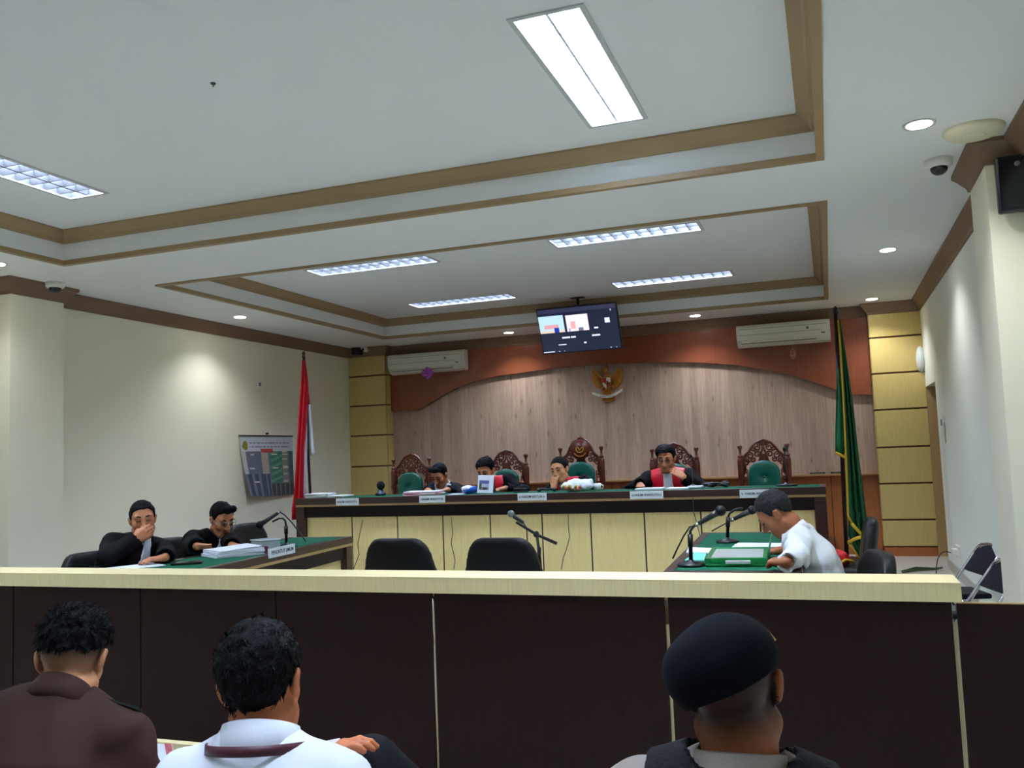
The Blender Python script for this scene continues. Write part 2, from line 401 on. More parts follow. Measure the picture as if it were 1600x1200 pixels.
# ceiling with two coffers
s = S
TROFF = [(-2.86*s, -2.07*s, 4.45*s, 4.64*s), (-1.355*s, -0.555*s, 4.45*s, 4.64*s), (-2.86*s, -2.065*s, 5.80*s, 5.99*s), (-1.33*s, -0.53*s, 5.80*s, 5.99*s), (-0.725*s, -0.525*s, 2.12*s, 2.96*s), (-2.93*s, -2.735*s, 2.0*s, 2.805*s), (-0.725*s, -0.525*s, 0.42*s, 1.24*s), (-2.93*s, -2.735*s, 0.42*s, 1.24*s)]
c1 = (-5.36, 0.07, 0.35, 5.07); c2 = (-5.32, 0.083, 5.98, 10.08)
ce = MB()
def cq(x0, x1, y0, y1, z=C): ce.box(x0, x1, y0, y1, z, z+0.08)
TW = 0.04
i1 = (c1[0]+TW, c1[1]-TW, c1[2]+TW, c1[3]-TW); i2 = (c2[0]+TW, c2[1]-TW, c2[2]+TW, c2[3]-TW)
cq(XL-0.1, XR+0.1, YN-0.1, c1[2]+.01); cq(XL-0.1, XR+0.1, c1[3]-.01, c2[2]+.01); cq(XL-0.1, XR+0.1, c2[3]-.01, YB+0.1)
for i in (c1, c2): cq(XL-0.1, i[0]+.01, i[2]+.01, i[3]-.01); cq(i[1]-.01, XR+0.1, i[2]+.01, i[3]-.01)
cl = struct('ceiling', ce, m_ceil)
for c, i in ((c1, i1), (c2, i2)):
    xs_ = sorted({i[0]-0.05, i[1]+0.05} | {q for r in TROFF for q in r[:2] if c[2] < r[2] < c[3]}); ys_ = sorted({i[2]-0.05, i[3]+0.05} | {q for r in TROFF for q in r[2:4] if c[2] < r[2] < c[3]})
    pm = MB()
    for xa, xb in zip(xs_[:-1], xs_[1:]):
        for ya, yb in zip(ys_[:-1], ys_[1:]):
            if not any(r[0] < (xa+xb)/2 < r[1] and r[2] < (ya+yb)/2 < r[3] for r in TROFF): pm.box(xa, xb, ya, yb, C+RAISE, C+RAISE+0.02)
    pm.build('coffer_panel', m_ceil, cl)
    b = MB()
    b.box(i[0]-0.02, i[0], i[2], i[3], C, C+RAISE).box(i[1], i[1]+0.02, i[2], i[3], C, C+RAISE).box(i[0]-0.02, i[1]+0.02, i[2]-0.02, i[2], C, C+RAISE).box(i[0]-0.02, i[1]+0.02, i[3], i[3]+0.02, C, C+RAISE)
    b.build('coffer_band', m_ceil, cl)
    rect = [(i[0], i[2]), (i[1], i[2]), (i[1], i[3]), (i[0], i[3])]
    t = MB(); zt = C+RAISE
    moulding(t, rect, [(0, zt-0.085), (0.018, zt-0.085), (0.03, zt-0.06), (0.07, zt-0.03), (0.09, zt-0.012), (0.09, zt), (0, zt)], True, 1)
    struct('trim_%d' % (2 if c is c1 else 3), t, m_trim)
    t = MB(); moulding(t, rect, [(0.004, C-0.014), (0.004, C+0.02), (-0.0005, C+0.02), (-0.0005, C), (-TW, C), (-TW, C-0.014)], True, 1)
    struct('trim_%d' % (4 if c is c1 else 5), t, m_trim)
# crown moulding round the walls
foot = [(XL, YN), (XL, 5.22), (-6.07, 5.22), (-6.07, 5.74), (XL, 5.74), (XL, YP), (PLX, YP), (PLX, 10.92), (PRX, 10.92), (PRX, YP), (XR, YP), (XR, 5.72), (0.87, 5.72), (0.87, 5.20), (XR, 5.20), (XR, YN)]
t = MB(); moulding(t, foot, [(0, C-0.125), (0.012, C-0.125), (0.02, C-0.10), (0.062, C-0.045), (0.085, C-0.022), (0.085, C), (0, C)], False, -1)
struct('trim_1', t, m_crown)
# skirting of the right wall
struct('baseboard_right', MB().box(XR-0.012, XR, 8.0, DY0, FLOOR_C, FLOOR_C+0.09).box(XR-0.012, XR, 5.72, 8.0, 0, 0.09), mat('skirting', rgb(170, 168, 160), 0.3))
struct('baseboard_left', MB().box(XL, XL+0.012, 5.74, YP, FLOOR_C, FLOOR_C+0.09), mat('skirting', rgb(170, 168, 160), 0.3))

# ---------------------------------------------------------------- ceiling lights
m_refl = mat('louvre_darkened', (0.045, 0.047, 0.05), 0.45, metal=0.0, spec=0.15)  # louvre and housing colour darkened so lamp glare leaves the cells readable
m_house = mat('lamp_housing', rgb(196, 198, 196), 0.4)
m_reflb = mat('louvre_glare_white', rgb(235, 238, 240), 0.5)  # same louvre, glare put into its colour for the blown-out troffer
def troffer(r, label, bright=False):
    x0, x1, y0, y1 = r; zc = C+RAISE; t = thing('ceiling_troffer', label, 'ceiling light', ((x0+x1)/2, (y0+y1)/2, zc), 0, 'recessed fluorescent troffers')
    hx, hy = (x1-x0)/2, (y1-y0)/2; b = MB(); f = 0.016; D_ = 0.075
    b.box(-hx-0.008, hx+0.008, -hy-0.008, -hy+f, -0.007, -0.0005).box(-hx-0.008, hx+0.008, hy-f, hy+0.008, -0.007, -0.0005).box(-hx-0.008, -hx+f, -hy+f, hy-f, -0.007, -0.0005).box(hx-f, hx+0.008, -hy+f, hy-f, -0.007, -0.0005)
    b.build('frame', m_house, t)
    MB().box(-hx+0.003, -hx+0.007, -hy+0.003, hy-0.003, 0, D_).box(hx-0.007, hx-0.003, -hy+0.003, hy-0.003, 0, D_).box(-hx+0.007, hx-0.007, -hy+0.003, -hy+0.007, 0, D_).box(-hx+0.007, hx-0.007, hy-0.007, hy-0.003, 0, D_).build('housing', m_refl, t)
    MB().box(-hx+0.007, hx-0.007, -hy+0.007, hy-0.007, D_-0.008, D_-0.003).build('diffuser', m_lampb if bright else m_lamp, t)
    lx = hx > hy; n = 12
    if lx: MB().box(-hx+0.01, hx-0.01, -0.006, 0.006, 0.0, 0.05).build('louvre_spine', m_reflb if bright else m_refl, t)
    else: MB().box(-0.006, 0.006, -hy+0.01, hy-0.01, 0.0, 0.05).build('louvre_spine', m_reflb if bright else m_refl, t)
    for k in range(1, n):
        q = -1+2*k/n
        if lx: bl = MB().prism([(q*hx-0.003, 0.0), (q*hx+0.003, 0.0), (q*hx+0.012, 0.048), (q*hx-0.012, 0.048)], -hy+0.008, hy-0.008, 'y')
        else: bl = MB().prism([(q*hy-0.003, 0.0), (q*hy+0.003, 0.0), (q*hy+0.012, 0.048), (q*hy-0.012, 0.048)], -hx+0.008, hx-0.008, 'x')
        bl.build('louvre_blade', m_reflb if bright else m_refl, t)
    return t
m_lamp = mat('lamp_panel', (0.64, 0.77, 1.0), 0.5, emit=TROFFER); m_lampb = mat('lamp_panel_bright', (0.66, 0.78, 1.0), 0.5, emit=TROFFER*1.5)
for r, lb in zip(TROFF, ('recessed louvred light nearest the long coffer edge, left of the pair, above the flag', 'recessed louvred light against the near edge of the far coffer, right of the pair',
        'recessed louvred light in far coffer, left of the hanging screen', 'recessed louvred light in far coffer, right of the hanging screen', 'large blazing white troffer light overhead in the near coffer',
        'recessed louvred light at the far left of the near coffer', 'troffer light of the near coffer above the public seats, right', 'troffer light of the near coffer above the public seats, left')):
    troffer(r, lb, 'blazing' in lb)

m_ring = mat('downlight_ring', rgb(226, 222, 214), 0.35)
m_bulb = mat('downlight_bulb', (1.0, 0.95, 0.86), 0.5, emit=26.0)
def downlight(px, py, label, watts=SPOT):
    p = atZ(px, py, C); t = thing('downlight', label, 'downlight', (p.x, p.y, C), 0, 'round recessed downlights')
    MB().lathe([(0.062, -0.004), (0.078, -0.006), (0.078, 0), (0.06, 0.0)], seg=24).build('ring', m_ring, t)
    MB().lathe([(0.052, -0.0085), (0.058, -0.0065), (0.058, -0.0005)], seg=24).build('bulb', m_bulb, t)
    ld = bpy.data.lights.new('downlight_lamp', 'SPOT'); ld.energy = watts; ld.spot_size = math.radians(125); ld.spot_blend = 0.8; ld.color = (0.92, 0.94, 1.0); ld.shadow_soft_size = 0.05
    lo = bpy.data.objects.new('lamp', ld); COL.objects.link(lo); lo.parent = t; lo.location = (0, 0, -0.02)
downlight(1436, 194, 'round downlight nearest the ceiling dome camera on the right')
downlight(1387, 390, 'round downlight midway along the right-hand ceiling margin')
downlight(1362, 467, 'round downlight just in front of the right panelled pilaster')
downlight(1086, 493, 'round downlight above the arched board, right of the hanging screen')
downlight(795, 519.5, 'round downlight above the arched board, left of the hanging screen')
downlight(375, 495, 'round downlight above the left cream wall')
downlight(-6, 412, 'round downlight at the left picture edge above the pillar', SPOT*0.5)

# ---------------------------------------------------------------- ceiling and wall fittings
def dome_camera(p, label):
    t = thing('dome_camera', label, 'security camera', p)
    MB().lathe([(0.062, -0.045), (0.072, -0.035), (0.075, 0.0), (0.07, 0.0)], seg=24).build('housing', m_white, t)
    MB().ball((0, 0, -0.046), (0.047, 0.047, 0.042), 20, 12).build('dome', mat('dark_dome', rgb(14, 14, 18), 0.1, coat=0.5), t)
p = atZ(1466, 250, C); dome_camera((p.x, p.y, C), 'white dome security camera beside the right pillar')
p = atZ(80, 438, C); dome_camera((-5.93, 5.52, C), 'white dome security camera above the left pillar crown')
p = atZ(1534, 200, C)
t = thing('smoke_detector', 'flat round cream ceiling cover above the right pillar crown', 'smoke detector', (0.79, 4.95, C))
MB().lathe([(0.09, -0.035), (0.125, -0.028), (0.145, -0.006), (0.145, 0), (0.1, 0)], seg=28).build('cover', mat('cream_plastic', rgb(222, 216, 184), 0.45), t)
MB().lathe([(0.05, -0.039), (0.06, -0.034), (0.06, -0.03), (0.05, -0.03)], seg=20).build('cap', mat('cream_plastic', rgb(222, 216, 184), 0.45), t)
p = atZ(333, 130, C+RAISE)
t = thing('ceiling_hook', 'tiny dark hook on the near coffer ceiling', 'hook', (p.x, p.y, C+RAISE))
MB().lathe([(0.004, -0.01), (0.010, -0.006), (0.014, 0), (0.01, 0)], seg=10).build('rose', mat('hook_grey', rgb(74, 70, 66), 0.5), t)
MB().tube([(0, 0, -0.008), (0.005, 0, -0.013), (0, 0, -0.018), (-0.004, 0, -0.015)], 0.002, 6).build('hook', mat('hook_grey', rgb(74, 70, 66), 0.5), t)
# corner speaker and bullet camera at the left pilaster top
p = atY(558, 549, YP-0.1)
t = thing('corner_speaker', 'small black speaker in the far left ceiling corner', 'speaker', p)
MB().box(-0.06, 0.06, -0.05, 0.05, -0.05, 0.05, bev=0.008).build('cabinet', m_black, t)
MB().lathe([(0.03, 0), (0.034, 0.006), (0.02, 0.006)], seg=16, M=Matrix.Rotation(math.pi/2, 4, 'X'), c=(0, -0.05, 0)).build('cone', mat('speaker_cone', rgb(40, 40, 42), 0.7), t)
p = atY(570, 545.5, YP-0.1)
t = thing('bullet_camera', 'white bullet security camera on the left pilaster top', 'security camera', p)
Mx = Matrix.Rotation(math.radians(78), 4, 'X')
MB().lathe([(0.03, -0.05), (0.034, -0.045), (0.034, 0.05), (0.03, 0.055)], seg=20, M=Mx).build('barrel', m_white, t)
MB().lathe([(0.02, 0.0), (0.02, 0.006)], seg=16, M=Mx, c=(0, -0.053, -0.011)).build('lens', m_black, t)
MB().tube([(0, 0.03, 0.02), (0, 0.05, 0.075)], 0.012, 8).build('bracket', m_white, t)
# air conditioners
def air_con(px, label, decor):
    a, b, zt, zb = px
    t = thing('air_conditioner', label, 'air conditioner', ((a+b)/2, 10.92, zb)); w = (b-a)/2; h = zt-zb
    m_ac = mat('ac_white', rgb(226, 224, 206), 0.35)
    prof = [(0, 0.02), (-0.06, 0.0), (-0.14, 0.02), (-0.19, 0.075), (-0.205, 0.13), (-0.205, h-0.04), (-0.18, h-0.01), (-0.12, h), (0, h)]
    MB().prism(prof, -w+0.012, w-0.012, 'x').build('casing', m_ac, t)
    for sx in (-1, 1): MB().prism([(y*1.015, z*1.0-0.002 if z < 0.01 else z) for y, z in prof], sx*(w-0.013), sx*w, 'x').build('end_cap', mat('ac_end', rgb(214, 212, 206), 0.35), t)
    MB().box(-w+0.03, w-0.10, -0.2065, -0.19, 0.135, 0.139).build('panel_seam', mat('ac_seam', rgb(120, 116, 104), 0.5), t)
    MB().box(-w+0.03, w-0.03, -0.2068, -0.19, h-0.062, h-0.057).build('panel_seam', mat('ac_seam', rgb(120, 116, 104), 0.5), t)
    Mt = Matrix.Translation((0, -0.172, 0.056)) @ Matrix.Rotation(math.radians(-42), 4, 'X')
    MB().box(-w+0.05, w-0.15, -0.003, 0.003, -0.028, 0.028, M=Mt).build('outlet', mat('ac_dark', rgb(40, 38, 34), 0.6), t)
    Mt2 = Matrix.Translation((0, -0.182, 0.05)) @ Matrix.Rotation(math.radians(-35), 4, 'X')
    MB().box(-w+0.05, w-0.15, -0.004, 0.002, -0.012, 0.012, M=Mt2).build('louvre', m_ac, t)
    MB().box(w-0.26, w-0.235, -0.208, -0.204, 0.155, 0.185).build('badge', mat('ac_badge', rgb(110, 110, 112), 0.4), t)
    MB().box(w-0.10, w-0.06, -0.204, -0.19, 0.095, 0.11).build('indicator', mat('ac_badge', rgb(110, 110, 112), 0.4), t)
    return t
air_con((-5.6, -4.5, 2.94, 2.665), 'white split air conditioner left, with a purple bow under it', 1)
air_con((-0.965, 0.085, 2.945, 2.68), 'white split air conditioner right, beside the green flag', 2)
p = atY(668, 583, 10.65)
t = thing('purple_bow', 'crumpled purple ribbon bow hanging from the left air conditioner', 'ribbon', p)
m_pur = mat('purple_ribbon', rgb(176, 84, 186), 0.6)
random.seed(3)
for k in range(7):
    a = k*0.9; MB().ball((0.048*math.cos(a), 0.012*math.sin(a*1.7), 0.042*math.sin(a)), (0.044, 0.014, 0.028), 10, 6, Matrix.Rotation(a, 4, 'Y')).build('loop', m_pur, t)
MB().tube([(0, 0, 0.0), (0, 0.03, 0.05), (0, 0.085, 0.075)], 0.004, 6).build('string', m_pur, t)
p = atY(1239, 553, 10.88)
t = thing('hanging_charm', 'small pinkish knotted charm hanging below the right air conditioner', 'ornament', p)
m_ch = mat('charm', rgb(196, 132, 110), 0.6)
MB().tube([(0.028*math.sin(a), 0, 0.055*math.cos(a)) for a in [i*2*math.pi/16 for i in range(17)]], 0.007, 6).build('ring', m_ch, t)
MB().tube([(0.014*math.sin(a), -0.004, 0.03*math.cos(a)) for a in [i*2*math.pi/12 for i in range(13)]], 0.006, 6).build('knot', m_ch, t)
MB().tube([(0, 0, 0.05), (0, 0.0, 0.11)], 0.002, 5).build('string', m_ch, t)
# wall thermostat on left wall
p = atX(404, 602, XL)
t = thing('wall_switch', 'small cream wall control on the left wall above the poster', 'switch', p, math.pi/2)
MB().box(-0.045, 0.045, -0.018, 0, -0.055, 0.055, bev=0.005).build('plate', m_white, t)
MB().box(-0.02, 0.02, -0.024, -0.017, -0.01, 0.03, bev=0.003).build('dial', mat('grey_plastic', rgb(120, 120, 118), 0.5), t)
# oval lamp, switch and socket on right wall
p = atX(1443, 561, XR)
t = thing('wall_lamp', 'white oval wall lamp high beside the right pilaster', 'wall lamp', (XR, p.y, p.z))
MB().ball((-0.03, 0, 0), (0.05, 0.09, 0.15), 18, 12).build('shade', mat('opal', rgb(226, 230, 226), 0.3), t)
MB().box(-0.012, 0, -0.06, 0.06, -0.09, 0.09, bev=0.004).build('backplate', m_white, t)
p = atX(1475, 660, XR)
t = thing('light_switch', 'white light switch with a green tag on the right wall', 'switch', (XR, p.y, p.z), -math.pi/2)
MB().box(-0.05, 0.05, -0.02, 0, -0.07, 0.07, bev=0.005).build('plate', m_white, t)
MB().box(-0.02, 0.02, -0.028, -0.019, -0.03, 0.03, bev=0.003).build('rocker', mat('grey_plastic', rgb(120, 120, 118), 0.5), t)
MB().box(0.055, 0.075, -0.008, -0.003, -0.2, 0.0).build('tag', mat('green_tag', rgb(120, 160, 110), 0.6), t)
p = atX(1500, 862, XR)
t = thing('power_socket', 'white power socket low on the right wall with plugs', 'socket', (XR, p.y, p.z), -math.pi/2)
MB().box(-0.16, 0.06, -0.02, 0, -0.05, 0.05, bev=0.005).build('plate', m_white, t)
MB().box(-0.02, 0.03, -0.06, -0.018, -0.025, 0.025, bev=0.006).build('plug', m_white, t)
MB().box(-0.12, -0.07, -0.06, -0.018, -0.03, 0.02, bev=0.006).build('plug', m_white, t)
# black monitor on the right pillar
p0 = atY(1553, 247, 5.12); p1 = atY(1558, 335, 5.12)
t = thing('wall_monitor', 'black monitor hung on the right pillar at the picture edge', 'monitor', (p0.x, 5.12, p1.z))
hh = p0.z-p1.z
MB().box(0.0, 0.62, -0.02, 0.03, 0.0, hh, bev=0.012).build('casing', mat('monitor_black', rgb(16, 22, 34), 0.28), t)
MB().box(0.015, 0.605, -0.0215, -0.019, 0.02, hh-0.02).build('screen', mat('screen_black', rgb(14, 18, 28), 0.2), t)
MB().lathe([(0.014, 0.0), (0.014, 0.003)], seg=16, M=Matrix.Rotation(math.pi/2, 4, 'X'), c=(0.1, -0.021, hh-0.05)).build('badge', mat('grey_plastic', rgb(120, 120, 118), 0.5), t)
MB().box(0.2, 0.4, 0.03, 0.085, hh*0.3, hh*0.7).build('bracket', m_black, t)
# ================================================================ FURNITURE
m_felt = mat('green_felt', rgb(10, 88, 62), 0.9, spec=0.2, var=0.05, vscale=30, bump=0.05, bscale=300)
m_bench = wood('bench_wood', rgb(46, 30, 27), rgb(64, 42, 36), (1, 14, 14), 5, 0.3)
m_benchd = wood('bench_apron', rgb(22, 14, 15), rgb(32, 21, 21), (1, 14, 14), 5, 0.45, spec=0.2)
m_leather = mat('black_leather', rgb(12, 13, 15), 0.45, spec=0.3, bump=0.12, bscale=160)
m_leatherb = mat('blueblack_leather', rgb(34, 42, 54), 0.38, bump=0.12, bscale=160)
m_chrome = mat('chrome', (0.75, 0.76, 0.78), 0.14, metal=1.0)
m_mahog = wood('carved_mahogany', rgb(74, 30, 20), rgb(112, 50, 34), (10, 10, 4), 5, 0.3)
m_gpad = mat('green_leather', rgb(8, 92, 76), 0.30, bump=0.06, bscale=120)
m_paper = mat('paper_white', rgb(226, 230, 238), 0.7)
m_gold = mat('gold_paint', rgb(206, 150, 52), 0.38, metal=0.35)
m_cable = mat('cable_black', rgb(24, 24, 24), 0.5)

# ---- public barrier: cream cap, dark panels, open joints
BY, BZ = 3.816, 0.95
bt = thing('barrier', 'long dark panelled courtroom barrier with a cream top rail', 'barrier', (0, BY, 0))
BX1 = 0.438
cap = MB().box(XL+0.01, BX1, 0, 0.228, BZ-0.006, BZ, bev=0.0025).build('top_rail', m_cream, bt)
MB().box(XL+0.01, BX1, 0.0, 0.018, BZ-0.075, BZ-0.006).build('fascia', m_cream, cap)
MB().box(BX1-0.018, BX1, 0.018, 0.228, BZ-0.075, BZ-0.006).build('end_fascia', m_cream, cap)
MB().box(XL+0.01, BX1, 0.21, 0.228, BZ-0.075, BZ-0.006).build('rear_fascia', m_cream, cap)
jx = [atY(x, 950, BY+0.045).x for x in (219.5, 431, 676, 1041, 1491)]
gw = [0.004, 0.004, 0.0085, 0.0085, 0.009]
xs = [XL+0.02, -5.45, -4.45]+jx
gaps = [0.004, 0.004, 0.004]+gw
for k in range(len(xs)-1):
    MB().box(xs[k]+gaps[k], xs[k+1]-gaps[k+1], 0.045, 0.063, 0.02, BZ-0.075, bev=0.0015).build('panel', m_darkfront, bt)
for k, x in enumerate(xs[1:-1]):
    MB().box(x-0.03, x+0.03, 0.12, 0.145, 0, BZ-0.075).build('post', m_cream if k >= 3 else m_dark, bt)
MB().box(xs[-1]-0.06, xs[-1]+0.0, 0.12, 0.145, 0, BZ-0.075).build('post', m_cream, bt)
for k, x in enumerate(jx[2:]):                       # cream liner behind the wider joints
    MB().box(x-0.009, x+0.009, 0.066, 0.07, 0.0, BZ-0.16 if k != 1 else BZ-0.20).build('joint_liner', m_cream, bt)
    MB().box(x-0.009, x+0.009, 0.0705, 0.074, BZ-0.12, BZ-0.10).build('hinge', m_chrome, bt)
gz = atY(1540, 942, BY+0.05).z
gt = thing('barrier_gate', 'low dark barrier gate at the right end, beside the rail', 'gate', (jx[-1], BY+0.05, 0))
MB().box(0.010, XR-jx[-1]-0.01, 0, 0.02, 0.02, gz-0.004, bev=0.0015).build('panel', m_darkfront, gt)
MB().box(0.010, XR-jx[-1]-0.01, -0.001, 0.021, gz-0.004, gz).build('top_edge', m_tan, gt)
MB().box(0.06, 0.09, 0.02, 0.06, 0.0, gz-0.05).build('post', m_dark, gt)

# ---- desks
def desk(name, label, cx, cy, w, d, ztop, zfloor, rz, panels, rim=0.05, apr=0.165):
    """front faces local -Y; felt top, wooden rim, tan stripe, apron, corner legs"""
    t = thing(name, label, 'desk', (cx, cy, zfloor), rz); z = ztop-zfloor; a, b = w/2, d/2
    MB().box(-a+0.045, a-0.045, -b+0.045, b-0.045, z-0.03, z-0.002).build('felt_top', m_felt, t)
    MB().box(-a, a, -b, -b+0.05, z-rim, z, bev=0.004).build('front_rim', m_bench, t)
    MB().box(-a, a, b-0.05, b, z-0.042, z, bev=0.004).build('rear_rim', m_bench, t)
    for s in (-1, 1): MB().box(s*a-(0.05 if s > 0 else 0), s*a+(0.05 if s < 0 else 0), -b+0.05, b-0.05, z-0.042, z, bev=0.004).build('side_rim', m_bench, t)
    MB().box(-a+0.004, a-0.004, -b+0.006, -b+0.03, z-rim-0.02, z-rim).build('tan_stripe', m_tan, t)
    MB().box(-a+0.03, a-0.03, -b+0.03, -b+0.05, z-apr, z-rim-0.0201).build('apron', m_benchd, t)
    for s in (-1, 1):
        MB().box(s*(a-0.05)-0.045, s*(a-0.05)+0.045, -b+0.012, -b+0.10, 0, z-rim-0.0201).build('leg', m_bench, t)
        MB().box(s*(a-0.05)-0.045, s*(a-0.05)+0.045, b-0.1, b-0.012, 0, z-0.042).build('leg', m_bench, t)
        MB().box(s*(a-0.05)-0.01, s*(a-0.05)+0.01, -b+0.1, b-0.1, 0.05, z-0.042).build('end_panel', m_bench, t)
    if panels:
        for p, q in zip(panels[:-1], panels[1:]): MB().box(p+0.007, q-0.007, -b+0.06, -b+0.075, 0.02, z-0.06).build('front_panel', m_panelb, t)
        for p in panels[1:-1]: MB().box(p-0.007, p+0.007, -b+0.066, -b+0.09, 0.02, z-0.06).build('divider', m_dark, t)
    return t
m_panelb = wood('bench_panel', rgb(230, 208, 140), rgb(242, 222, 156), (30, 30, 2), 3, 0.42)
BFY = 7.66; BTZ = 1.155
bx0, bx1 = -5.085, -0.055
pd = [atY(x, y, BFY+0.07).x-(bx0+bx1)/2 for x, y in ((551, 830), (622, 830), (693, 830), (767, 830), (848, 830), (924, 830), (1008, 830), (1096, 820), (1188, 815))]
wB = bx1-bx0
desk('judges_bench', "long dark judges' bench with green felt top and cream front panels", (bx0+bx1)/2, BFY+0.275, wB, 0.55, BTZ, FLOOR_C, 0, [-wB/2+0.095]+pd+[wB/2-0.095], rim=0.062, apr=0.19)
# prosecutors' desk, left (front faces +X), defence desk, right (front faces -X)
DZ = 0.92
a0 = atZ(552, 838, DZ); ang = math.radians(4)
dirv = Vector((-math.sin(ang), math.cos(ang), 0)); nrm = Vector((-math.cos(ang), -math.sin(ang), 0))
LEN = 2.06; DEP = 0.56
ctr = a0-dirv*LEN/2+nrm*DEP/2
desk('prosecutor_desk', "dark wooden prosecutors' desk with green felt top at left", ctr.x, ctr.y, LEN, DEP, DZ, FLOOR_C, math.pi/2+ang, [-LEN/2+0.095, -0.35, 0.35, LEN/2-0.095])
PDX = ctr.copy(); PD_DIR, PD_N = dirv, nrm
b0 = atZ(1098, 832, DZ); b1 = atZ(1036, 893, DZ); dr = (b0-b1).normalized(); an2 = math.atan2(-dr.x, dr.y)
LR = 2.0; DR = 0.64; nr = Vector((dr.y, -dr.x, 0)); c2_ = b0-dr*LR/2+nr*DR/2
desk('defence_desk', 'dark wooden defence desk with green felt top at right', c2_.x, c2_.y, LR, DR, DZ, FLOOR_C, an2-math.pi/2, [-LR/2+0.095, 0.0, LR/2-0.095])

# ---- carved judge chairs
def arc(cx, cz, r, a0, a1, n=10, y=0.0):
    return [(cx+r*math.cos(math.radians(a0+(a1-a0)*i/n)), y, cz+r*math.sin(math.radians(a0+(a1-a0)*i/n))) for i in range(n+1)]
def spiral(cx, cz, r0, r1, a0, turns, n=14, y=0.0):
    return [(cx+(r0+(r1-r0)*i/n)*math.cos(math.radians(a0)+turns*2*math.pi*i/n), y, cz+(r0+(r1-r0)*i/n)*math.sin(math.radians(a0)+turns*2*math.pi*i/n)) for i in range(n+1)]
def carved_meshes(tall):
    k = MB(); zt = 0.80 if not tall else 0.86     # local: pad top
    e = 0.0 if not tall else 0.05
    top = 1.135+e*2
    # outline rim of the crest
    rim = [(-0.19, 0, 0.80+e), (-0.196, 0, 0.93+e), (-0.18, 0, 0.985+e), (-0.14, 0, 1.02+e), (-0.115, 0, 1.06+e*1.4), (-0.075, 0, 1.105+e*1.8), (0, 0, top)]
    rim = rim+[(-x, y, z) for x, y, z in rim[-2::-1]]
    k.tube(rim, [0.012]*2+[0.015]*9+[0.012]*2, 6)
    for s in (-1, 1):
        for (cx, cz, r0, r1, a, tn) in ((0.058, 1.062, 0.034, 0.008, 90, 1.3), (0.128, 0.985, 0.036, 0.008, 40, 1.4), (0.172, 0.915, 0.030, 0.008, 20, 1.3), (0.058, 0.995, 0.034, 0.008, 200, -1.3), (0.105, 0.945, 0.026, 0.006, 120, 1.2), (0.022, 1.10, 0.020, 0.006, 0, 1.2), (0.098, 1.045, 0.024, 0.006, 250, -1.2), (0.150, 0.94, 0.022, 0.006, 200, 1.1)):
            sp = spiral(cx, cz+e*1.2, r0, r1, a, tn); sp = [(s*x, y, z) for x, y, z in sp]; k.tube(sp, 0.0095, 5)
        k.tube([(s*0.05, 0, 0.92+e), (s*0.03, 0, 0.96+e), (s*0.025, 0, 1.0+e), (s*0.01, 0, 1.04+e), (0, 0, 1.09+e)], 0.011, 5)
        k.tube([(s*0.185, 0, 0.82+e), (s*0.175, 0, 0.87+e), (s*0.185, 0, 0.93+e), (s*0.15, 0, 1.0+e)], 0.009, 5)
        for i in range(6):
            z = 0.46+i*0.075
            k.tube(spiral(s*0.180, z, 0.022, 0.008, 90 if i % 2 else -90, s*1.1, 10), 0.008, 5)
        k.tube([(s*0.162, 0, 0.42), (s*0.168, 0, 0.55), (s*0.160, 0, 0.68), (s*0.162, 0, 0.84+e)], 0.009, 5)
        k.tube([(s*0.2, 0, 0.42), (s*0.196, 0, 0.55), (s*0.202, 0, 0.68), (s*0.194, 0, 0.84+e)], 0.008, 5)
    k.box(-0.045, 0.045, -0.006, 0.006, 0.93+e, 1.0+e)
    # leaf at the crown
    k.ball((0, 0, top-0.03), (0.022, 0.014, 0.035), 8, 6)
    return k, e
def pad_mesh(w, z0, z1, tk, name):
    f = Field((-w-0.03, -tk-0.05, z0-0.03), (w+0.03, tk+0.05, z1+0.03), 0.011)
    X, Y, Z = f.pts((slice(None),)*3); zc = z1-w*0.8
    qx = np.abs(X); up = np.maximum(Z-zc, 0)/0.8; d2 = np.where(Z > zc, np.sqrt(qx**2+up**2)-w, np.maximum(qx-w, z0-Z))
    rho = np.clip(-d2/0.07, 0, 1); th = tk*(0.45+0.55*np.sqrt(1-(1-rho)**2+1e-6))
    bt_ = np.exp(-((X)**2+(Z-(z1-0.16))**2)/0.0012)*0.022
    d = np.maximum(d2, np.abs(Y)-th+bt_)
    f.D = d.astype(np.float32); return f.mesh(name)
PADM = pad_mesh(0.148, 0.40, 0.935, 0.038, 'back_pad'); PADT = pad_mesh(0.152, 0.40, 0.985, 0.038, 'back_pad')
